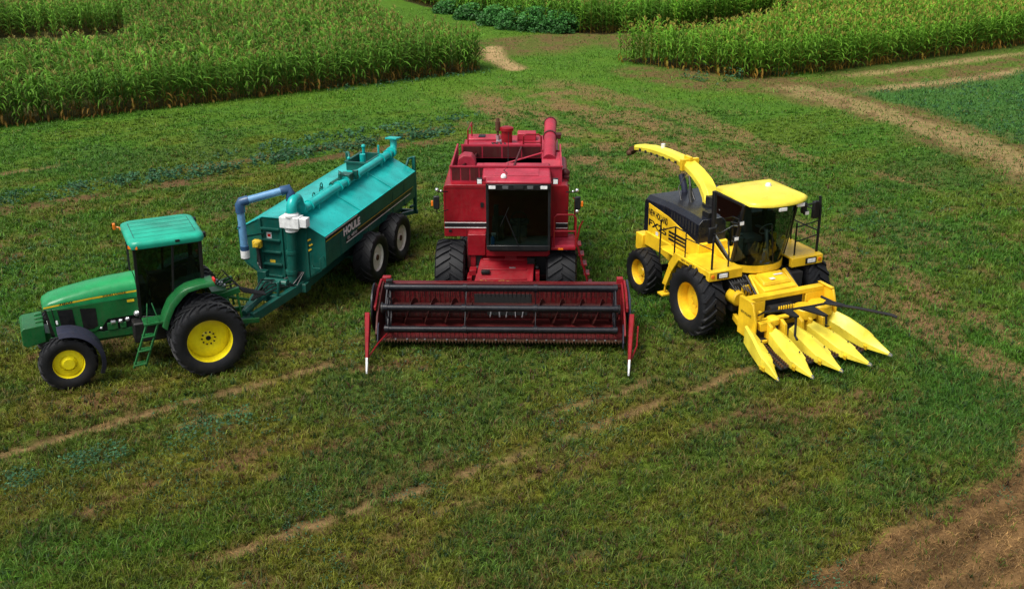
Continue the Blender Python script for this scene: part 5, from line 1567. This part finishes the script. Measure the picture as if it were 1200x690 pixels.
def make_grass():
    # density ~ y^-power per unit depth times the width
    x, y = scatter(700000, 13.0, 90, 1.27)
    L = land(x, y)
    bare = np.maximum.reduce([L['soil'] * (.60 + .3 * (y > 34)), L['straw'] * .72, L['dry'] * .97, L['road'] * .62, L['clear'] * .93, L['row'] * .8, L['edge']])
    keep = (RNG.random(len(x)) > bare) & ~L['corn']
    clump = fbm(x * 2.2 + 50, y * 2.2, 2)
    keep &= RNG.random(len(x)) < (.35 + 1.1 * sstep(.3, .6, clump))
    x, y = x[keep], y[keep]; L = {k: v[keep] for k, v in L.items()}; clump = clump[keep]
    n = len(x)
    g = grass_colour(x, y, L)
    r = RNG.random(n)
    g = g * (.70 + .75 * RNG.random(n))[:, None]
    yel = (RNG.random(n) < .16 * (1 - .7 * L['lush'])); g[yel] = g[yel] * .35 + np.array([.155, .120, .030])
    brn = (RNG.random(n) < .11 * (1 - .8 * L['lush']) * (1 - sstep(36, 50, y))); g[brn] = g[brn] * .3 + np.array([.080, .042, .016])
    lite = RNG.random(n) < .10; g[lite] *= 1.5
    h = (.06 + .17 * RNG.random(n) ** 1.5) * (.7 + .6 * clump) * (1 + .25 * L['lush'])
    h *= (1 - .35 * sstep(34, 50, y)); h[L['gp']] *= 1.3
    w = (.009 + .008 * RNG.random(n)) * np.clip(y / 20, .9, 2.6)
    lean = .25 + .75 * RNG.random(n)
    z0 = np.full(n, -.03)
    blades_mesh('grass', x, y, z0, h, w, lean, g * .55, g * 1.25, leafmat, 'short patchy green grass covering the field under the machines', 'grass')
    # distinct tufts: a few blades springing from one root, each tuft with a tone of its own
    x, y = scatter(64000, 13.0, 52, 1.55)
    L = land(x, y)
    bare = np.maximum.reduce([L['soil'] * (.62 + .3 * (y > 34)), L['straw'] * .65, L['dry'] * .97, L['road'] * .85, L['clear'], L['row'] * .85, L['edge']])
    keep = (RNG.random(len(x)) > bare) & ~L['corn']
    x, y = x[keep], y[keep]; L = {k: v[keep] for k, v in L.items()}
    n = len(x)
    g = grass_colour(x, y, L)
    near = (1 - sstep(30, 46, y)) * (1 - .6 * L['lush'])
    u = RNG.random(n)
    tone = .45 + 1.25 * RNG.random(n) ** 1.3; tone = tone + (1.0 - tone) * .75 * sstep(28, 44, y)
    g = g * tone[:, None]
    br = u < .13 * near; g[br] = np.array([.075, .036, .016]) * (.5 + 1.2 * RNG.random(br.sum()))[:, None]
    ye = (u > .2) & (u < .2 + .14 * near + .03); g[ye] = np.array([.155, .135, .026]) * (.6 + .7 * RNG.random(ye.sum()))[:, None]
    dk = (u > .55) & (u < .55 + .17 * (1 - sstep(26, 42, y))); g[dk] = np.array([.020, .060, .014]) * (.6 + .8 * RNG.random(dk.sum()))[:, None]
    k = 9
    X = np.repeat(x, k) + RNG.normal(0, .030, n * k) * np.repeat(np.clip(y / 20, 1, 2), k); Y = np.repeat(y, k) + RNG.normal(0, .030, n * k)
    hb = np.repeat((.08 + .15 * RNG.random(n) ** 1.4) * (1 - .3 * sstep(34, 50, y)), k)
    h = hb * (.6 + .5 * RNG.random(n * k)); lean = .3 + .8 * RNG.random(n * k)
    w = (.012 + .010 * RNG.random(n * k)) * np.clip(Y / 22, .9, 2.4)
    gc = np.repeat(g, k, 0) * (.8 + .4 * RNG.random(n * k))[:, None]
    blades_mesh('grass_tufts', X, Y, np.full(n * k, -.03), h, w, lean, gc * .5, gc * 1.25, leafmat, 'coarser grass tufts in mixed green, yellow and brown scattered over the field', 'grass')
    # dry standing straw on the near strip and pale litter on the bare patches
    x, y = scatter(330000, 12.5, 62, 1.3)
    L = land(x, y)
    p = np.maximum.reduce([L['dry'] * .95, L['straw'] * .85, L['road'] * .30, L['pale'] * .25, L['edge'] * .6])
    keep = (RNG.random(len(x)) < p) & ~L['corn']
    x, y = x[keep], y[keep]; L = {k: v[keep] for k, v in L.items()}
    n = len(x)
    c = np.array([.29, .17, .062]) * (.30 + 1.3 * RNG.random(n) ** 1.5)[:, None]
    c = lerp(c, (.22, .14, .060), .6 * L['straw'])
    nn = fbm(x * .8, y * .8, 3); st = fbm((x * .78 + y * .62) * .5, (-x * .62 + y * .78) * 2.6, 3); c = c * (.15 + 1.0 * nn + .9 * st)[:, None]; c = c * (.55 + .9 * fbm(x * 3.1, y * 3.1 + 4, 2))[:, None]
    gr = RNG.random(n) < .06; c[gr] = np.array([.04, .075, .014])
    fu = .5 + .5 * np.sin(((-x * .62 + y * .78) + (fbm(x * .6, y * .6, 3) - .5) * .5) * 2 * PI / .62); c = c * (1 - L['dry'] * (.30 - .5 * fu * .6))[:, None]
    h = .04 + .09 * RNG.random(n); lean = .9 + 1.2 * RNG.random(n)
    w = (.008 + .006 * RNG.random(n)) * np.clip(y / 20, .9, 2.2)
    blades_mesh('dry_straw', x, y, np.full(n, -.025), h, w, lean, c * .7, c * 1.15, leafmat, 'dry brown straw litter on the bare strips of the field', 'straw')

def make_weeds():
    """low broad-leaved weeds: clusters of small roundish leaves"""
    x, y = scatter(230000, 13.0, 62, 1.2)
    L = land(x, y)
    p = np.maximum(L['weed'] * .42, L['row'] * .62)
    patch = L['gp'] & (L['n_f'] > .47); p[patch] = np.maximum(p[patch], .25)
    # taller rank weeds at the field corners
    rank = np.maximum(sstep(2.6, 1.2, np.hypot((x - 12.0) / 1.6, y - 60.2)), sstep(3.2, 1.2, np.hypot((x - 7) / .8, y - 68)))
    rank = np.maximum(rank, sstep(1.6, .6, seg_dist(x, y, [(-1.8, 62.4), (-9, 57.8)])) * .3)
    p = np.maximum(p, rank)
    keep = (RNG.random(len(x)) < p) & ~L['corn'] & (L['road'] < .6)
    x, y, rank = x[keep], y[keep], rank[keep]; L = {k: v[keep] for k, v in L.items()}
    k = 5
    n = len(x) * k
    X = np.repeat(x, k) + RNG.normal(0, .055, n); Y = np.repeat(y, k) + RNG.normal(0, .055, n)
    rk = np.repeat(rank, k)
    rw = np.repeat(L['row'], k)
    z = RNG.random(n) * (.10 + .16 * rw + .55 * rk * RNG.random(n))
    sz = (.013 + .015 * RNG.random(n)) * np.clip(Y / 22, 1, 2.2) * (1 + rk * .6 + rw * .7)
    nrm = RNG.normal(0, .45, (n, 3)); nrm[:, 2] += 1; nrm /= np.linalg.norm(nrm, axis=1)[:, None]
    t1 = np.cross(nrm, RNG.normal(0, 1, (n, 3))); t1 /= np.linalg.norm(t1, axis=1)[:, None]; t2 = np.cross(nrm, t1)
    P = np.stack([X, Y, z], 1)
    v = np.stack([P - t1 * sz[:, None], P - t2 * sz[:, None] * .6, P + t1 * sz[:, None], P + t2 * sz[:, None] * .6], 1)
    me = bpy.data.meshes.new('weeds'); me.vertices.add(n * 4); me.vertices.foreach_set('co', v.ravel())
    c = np.array([.036, .118, .048]) * (.45 + 1.0 * RNG.random(n))[:, None]
    c[RNG.random(n) < .08] = (.05, .12, .06)
    finish(me, np.arange(n * 4), np.arange(n) * 4, np.repeat(c, 4, 0))
    me.materials.append(leafmat)
    o = bpy.data.objects.new('weeds', me); C.objects.link(o); tag(o, 'low blue green broad leaved weeds growing in patches along the old rows', 'weeds', None, 'stuff')

make_grass(); make_weeds()

# ------------------------------------------------------------------ maize
def corn_variant(seed, segs, nleaf, dry):
    r = random.Random(seed)
    V = []; Fc = []; Cc = []
    H = r.uniform(1.95, 2.25)
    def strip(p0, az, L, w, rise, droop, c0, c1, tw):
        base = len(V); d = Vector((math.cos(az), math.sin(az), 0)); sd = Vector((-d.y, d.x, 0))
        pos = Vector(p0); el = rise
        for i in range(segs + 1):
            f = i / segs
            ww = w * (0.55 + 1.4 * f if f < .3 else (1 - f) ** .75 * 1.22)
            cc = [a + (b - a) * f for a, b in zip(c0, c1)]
            tl = sd * math.cos(tw * f) + Vector((0, 0, 1)) * math.sin(tw * f)
            if i == segs:
                V.append(tuple(pos)); Cc.append(cc)
            else:
                V.append(tuple(pos - tl * ww / 2)); V.append(tuple(pos + tl * ww / 2)); Cc.append(cc); Cc.append(cc)
            pos = pos + (d * math.cos(el) + Vector((0, 0, 1)) * math.sin(el)) * (L / segs); el -= droop / segs
        for i in range(segs):
            b = base + 2 * i
            Fc.append((b, b + 1, b + 3, b + 2) if i < segs - 1 else (b, b + 1, b + 2))
    # stalk, three sided and tapering
    lean = (r.uniform(-.08, .08), r.uniform(-.08, .08))
    b = len(V)
    for z, rad in ((0, .017), (H * .5, .013), (H, .006)):
        for k in range(3):
            a = 2 * PI * k / 3
            V.append((rad * math.cos(a) + lean[0] * z / H, rad * math.sin(a) + lean[1] * z / H, z)); Cc.append((.070, .070, .018) if z > 0 else (.12, .070, .025))
    for j in range(2):
        for k in range(3):
            Fc.append((b + 3 * j + k, b + 3 * j + (k + 1) % 3, b + 3 * j + 3 + (k + 1) % 3, b + 3 * j + 3 + k))
    az0 = r.uniform(0, 2 * PI)
    for i in range(nleaf):
        f = (i + .5) / nleaf; z = .08 + (H - .22) * f
        az = az0 + i * PI + r.uniform(-.45, .45)
        L = (.55 + .42 * math.sin(PI * min(1, f * .9 + .12))) * r.uniform(.85, 1.15)
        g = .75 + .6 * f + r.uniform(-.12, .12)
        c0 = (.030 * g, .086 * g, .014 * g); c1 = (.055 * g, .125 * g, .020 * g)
        rise = r.uniform(.75, 1.15) if f < .8 else r.uniform(1.0, 1.3)
        if f < dry:
            c0 = (.095, .060, .020); c1 = (.145, .090, .030)
            if r.random() < .35: c0 = (.07, .075, .016)
            rise = r.uniform(-.5, .35); L *= .62
        strip((lean[0] * z / H, lean[1] * z / H, z), az, L, r.uniform(.095, .135), rise, r.uniform(1.5, 2.5), c0, c1, r.uniform(-.5, .5))
    if r.random() < .7:      # an ear with its husk
        az = az0 + .5; z = H * .48; b = len(V)
        ex, ey = math.cos(az) * .03, math.sin(az) * .03
        for zz, rad, off in ((z, .012, 1), (z + .10, .030, 1.6), (z + .24, .010, 2.4)):
            for k in range(4):
                a = PI / 2 * k; V.append((ex * off + rad * math.cos(a), ey * off + rad * math.sin(a), zz)); Cc.append((.10, .12, .03))
        for j in range(2):
            for k in range(4): Fc.append((b + 4 * j + k, b + 4 * j + (k + 1) % 4, b + 4 * j + 4 + (k + 1) % 4, b + 4 * j + 4 + k))
    # tassel
    for k in range(6):
        az = r.uniform(0, 2 * PI); b = len(V); l = r.uniform(.16, .26); sp = 0 if k == 0 else r.uniform(.3, .8)
        p0 = Vector((lean[0], lean[1], H - .02)); p1 = p0 + Vector((math.cos(az) * math.sin(sp), math.sin(az) * math.sin(sp), math.cos(sp))) * l
        w = Vector((-math.sin(az), math.cos(az), 0)) * .014
        V += [tuple(p0 - w), tuple(p0 + w), tuple(p1 + w * .8), tuple(p1 - w * .8)]; Cc += [(.092, .098, .038)] * 2 + [(.150, .138, .062)] * 2
        Fc.append((b, b + 1, b + 2, b + 3))
    return np.array(V), Fc, np.array(Cc)

cornmat = attr_mat('maize leaves', .62, .35, .30, 1.3, .15)

def field_points(poly, row_dir, jitter=.07, gap=None, inner=None, sp_row=.76, sp=.20):
    d = np.array(row_dir) / np.hypot(*row_dir); p = np.array([-d[1], d[0]])
    P = np.array(poly); a = P @ d; b = P @ p
    A, B = np.meshgrid(np.arange(a.min(), a.max(), sp), np.arange(b.min(), b.max(), sp_row))
    A = A.ravel() + RNG.normal(0, .05, A.size); B = B.ravel() + RNG.normal(0, jitter, B.size)
    x = A * d[0] + B * p[0]; y = A * d[1] + B * p[1]
    k = in_poly(x, y, poly) & (np.abs(x) < .50 * y + 7)
    return x[k], y[k]

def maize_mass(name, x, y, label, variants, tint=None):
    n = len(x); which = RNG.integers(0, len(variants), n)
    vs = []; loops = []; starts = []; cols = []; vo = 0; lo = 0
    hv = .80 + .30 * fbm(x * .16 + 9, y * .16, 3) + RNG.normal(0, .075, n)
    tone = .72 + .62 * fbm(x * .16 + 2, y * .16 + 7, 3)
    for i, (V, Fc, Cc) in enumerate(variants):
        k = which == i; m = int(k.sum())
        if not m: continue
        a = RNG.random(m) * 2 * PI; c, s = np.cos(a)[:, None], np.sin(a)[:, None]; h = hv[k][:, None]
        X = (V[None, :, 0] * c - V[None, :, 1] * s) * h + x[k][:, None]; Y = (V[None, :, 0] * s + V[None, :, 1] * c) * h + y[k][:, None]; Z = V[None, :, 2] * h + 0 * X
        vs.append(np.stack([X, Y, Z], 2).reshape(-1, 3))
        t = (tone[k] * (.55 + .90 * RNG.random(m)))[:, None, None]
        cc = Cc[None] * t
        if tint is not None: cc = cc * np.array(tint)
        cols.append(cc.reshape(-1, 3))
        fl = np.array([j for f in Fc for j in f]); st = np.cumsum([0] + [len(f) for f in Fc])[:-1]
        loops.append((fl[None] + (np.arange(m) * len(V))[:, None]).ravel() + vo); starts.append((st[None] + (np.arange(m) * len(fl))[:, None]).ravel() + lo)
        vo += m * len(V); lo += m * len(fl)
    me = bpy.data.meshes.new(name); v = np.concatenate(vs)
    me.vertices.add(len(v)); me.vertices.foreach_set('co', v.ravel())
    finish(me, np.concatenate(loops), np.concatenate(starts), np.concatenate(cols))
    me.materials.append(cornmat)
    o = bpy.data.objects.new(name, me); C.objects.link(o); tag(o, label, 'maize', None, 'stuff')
    return o

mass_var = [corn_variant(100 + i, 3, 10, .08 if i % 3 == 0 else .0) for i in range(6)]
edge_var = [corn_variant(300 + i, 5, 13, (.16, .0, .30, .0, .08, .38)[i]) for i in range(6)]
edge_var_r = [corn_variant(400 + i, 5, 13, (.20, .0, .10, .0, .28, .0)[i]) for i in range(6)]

def edge_meshes(vars_, nm, tint):
    out = []
    for V, Fc, Cc in vars_:
        me = bpy.data.meshes.new(nm); me.from_pydata([tuple(p) for p in V], [], Fc); me.update()
        a = me.color_attributes.new('Col', 'FLOAT_COLOR', 'POINT'); rgba = np.ones((len(V), 4), np.float32); rgba[:, :3] = Cc * np.array(tint)
        a.data.foreach_set('color', rgba.ravel()); me.materials.append(cornmat); out.append(me)
    return out
EM = {'L': edge_meshes(edge_var, 'corn_plant', (1.95, 1.8, 1.1)), 'R': edge_meshes(edge_var_r, 'corn_plant', (2.6, 2.35, 1.2))}

def edge_row(pts, n, side, label, group, off):
    """single maize plants standing along a field edge"""
    seg = [np.hypot(b[0] - a[0], b[1] - a[1]) for a, b in zip(pts, pts[1:])]; tot = sum(seg)
    for k in range(n):
        d = (k + .5 + random.uniform(-.3, .3)) / n * tot; i = 0
        while i < len(seg) - 1 and d > seg[i]: d -= seg[i]; i += 1
        a, b = pts[i], pts[i + 1]; f = d / seg[i]
        nx, ny = -(b[1] - a[1]) / seg[i], (b[0] - a[0]) / seg[i]
        o_ = off + random.uniform(-.16, .16)
        o = bpy.data.objects.new('corn_plant', random.choice(EM[side])); C.objects.link(o)
        o.location = (a[0] + (b[0] - a[0]) * f + nx * o_, a[1] + (b[1] - a[1]) * f + ny * o_, -.01)
        o.rotation_euler = (random.uniform(-.06, .06), random.uniform(-.06, .06), random.uniform(0, 2 * PI)); sc = random.uniform(.84, 1.08); o.scale = (sc, sc, sc)
        tag(o, label, 'corn plant', group)

def make_maize():
    # left field
    x, y = field_points(FIELD_L, (-.54, .84), .06, sp=.25, sp_row=.86)
    # a cross alley through the far left of the field
    al = in_poly(x + (fbm(x * .5, y * .5, 2) - .5) * 2, y, GAP_L)
    thin = sstep(.74, .80, fbm(x * .35 + 60, y * .35, 2)) > .5
    k = ~al & ~thin
    maize_mass('maize_field', x[k], y[k], 'dense tasselled maize field filling the far left behind the green tractor', mass_var, (2.05, 1.85, 1.2))
    x, y = field_points(FIELD_R, (.72, .69), .07, sp=.23, sp_row=.80)
    k = ~in_poly(x + (fbm(x * .5, y * .5, 2) - .5) * 1.5, y, GAP_R); x, y = x[k], y[k]
    maize_mass('maize_field', x, y, 'brighter green maize field beside the dirt road beyond the yellow harvester', mass_var, (2.8, 2.45, 1.2))
    x, y = field_points(FIELD_B, (.6, .8))
    maize_mass('maize_field', x, y, 'darker maize block at the back, past the sandy patch', mass_var, (2.2, 2.1, 1.15))
    edge_row([(-1.9, 62.55), (-26.5, 46.9)], 146, 'L', 'maize plant with browning lower leaves in the front row of the left field', 'maize plants along the near edge of the left field', .12)
    edge_row([(-1.8, 62.9), (-3.0, 64.3), (-4.9, 67.0)], 20, 'L', 'maize plant at the end of the left field by the sandy patch', 'maize plants at the end of the left field', -.1)
    edge_row([(12.9, 59.9), (18.0, 62.35), (25.6, 66.9), (33.5, 71.7)], 104, 'R', 'bright green maize plant in the front row beside the dirt road', 'maize plants along the dirt road', -.15)
    edge_row([(12.9, 59.9), (6.5, 65.4)], 30, 'R', 'maize plant on the grassy side of the right field', 'maize plants along the grassy side of the right field', .12)

def make_bushes():
    """rank leafy growth in front of the far maize block"""
    cs = [(-4.6, 86.9, 1.0), (-2.8, 83.4, 1.1), (-1.0, 80.4, 1.3), (.3, 78.4, 1.5), (1.8, 77.3, 1.6), (3.3, 76.8, 1.4)]
    pts = []
    for (cx, cy, h) in cs:
        n = 2600
        p = RNG.normal(0, 1, (n, 3)); p /= np.linalg.norm(p, axis=1)[:, None]; p *= RNG.random(n)[:, None] ** .4
        p[:, 0] *= 1.5; p[:, 1] *= 1.0; p[:, 2] = np.abs(p[:, 2]) * h * 1.1
        lump = fbm(p[:, 0] * 2 + cx, p[:, 2] * 2 + p[:, 1] * 2, 2)
        p = p[lump > .42]
        pts.append(p + np.array([cx, cy, 0]))
    P = np.concatenate(pts); n = len(P)
    sz = .05 + .07 * RNG.random(n)
    nrm = RNG.normal(0, .6, (n, 3)); nrm[:, 2] += .7; nrm[:, 1] -= .4; nrm /= np.linalg.norm(nrm, axis=1)[:, None]
    t1 = np.cross(nrm, RNG.normal(0, 1, (n, 3))); t1 /= np.linalg.norm(t1, axis=1)[:, None]; t2 = np.cross(nrm, t1)
    v = np.stack([P - t1 * sz[:, None], P - t2 * sz[:, None] * .7, P + t1 * sz[:, None], P + t2 * sz[:, None] * .7], 1)
    me = bpy.data.meshes.new('leafy_growth'); me.vertices.add(n * 4); me.vertices.foreach_set('co', v.ravel())
    c = np.array([.052, .190, .036]) * (.5 + .9 * RNG.random(n))[:, None] * (.6 + .5 * P[:, 2:3])
    finish(me, np.arange(n * 4), np.arange(n) * 4, np.repeat(c, 4, 0)); me.materials.append(leafmat)
    o = bpy.data.objects.new('leafy_growth', me); C.objects.link(o); tag(o, 'rank leafy green weeds in front of the far maize block', 'weeds', None, 'stuff')

make_maize(); make_bushes()

# ------------------------------------------------------------------ light, sky, camera
SUN_EL, SUN_AZ = 60, 228      # azimuth measured clockwise from +Y
w = bpy.data.worlds.new('World'); S.world = w; w.use_nodes = True
nt = w.node_tree; bg = nt.nodes['Background']
sky = nt.nodes.new('ShaderNodeTexSky'); sky.sky_type = 'NISHITA'; sky.sun_disc = False
sky.sun_elevation = math.radians(SUN_EL); sky.sun_rotation = math.radians(SUN_AZ)
sky.air_density = 1.0; sky.dust_density = 4.0; sky.ozone_density = 1.0
hs = nt.nodes.new('ShaderNodeHueSaturation'); hs.inputs['Saturation'].default_value = .35; hs.inputs['Value'].default_value = 1.0
nt.links.new(sky.outputs[0], hs.inputs['Color']); nt.links.new(hs.outputs[0], bg.inputs[0])
bg.inputs[1].default_value = .15
sl = bpy.data.lights.new('sun', 'SUN'); sl.energy = 3.6; sl.angle = math.radians(30); sl.color = (1, .96, .88)
so = bpy.data.objects.new('sun', sl); C.objects.link(so)
az = math.radians(SUN_AZ); el = math.radians(SUN_EL)
sd = Vector((math.sin(az) * math.cos(el), math.cos(az) * math.cos(el), math.sin(el)))
so.rotation_euler = (-sd).to_track_quat('-Z', 'Y').to_euler(); so.location = (0, 0, 60)

cam = bpy.data.cameras.new('camera'); co = bpy.data.objects.new('camera', cam); C.objects.link(co)
cam.sensor_fit = 'HORIZONTAL'; cam.sensor_width = 36; cam.lens = 36 * 1299.23 / 1200
cam.clip_start = .1; cam.clip_end = 6000
co.location = (0, 0, 11.287)
pitch, roll = math.radians(21.6465), math.radians(-.2386)
R3 = Matrix.Rotation(PI / 2 - pitch, 3, 'X') @ Matrix.Rotation(-roll * -1, 3, 'Z')
co.rotation_euler = R3.to_euler()
S.camera = co
S.view_settings.view_transform = 'Standard'; S.view_settings.look = 'None'; S.view_settings.exposure = 0; S.view_settings.gamma = 1
S.cycles.max_bounces = 8; S.cycles.transparent_max_bounces = 12
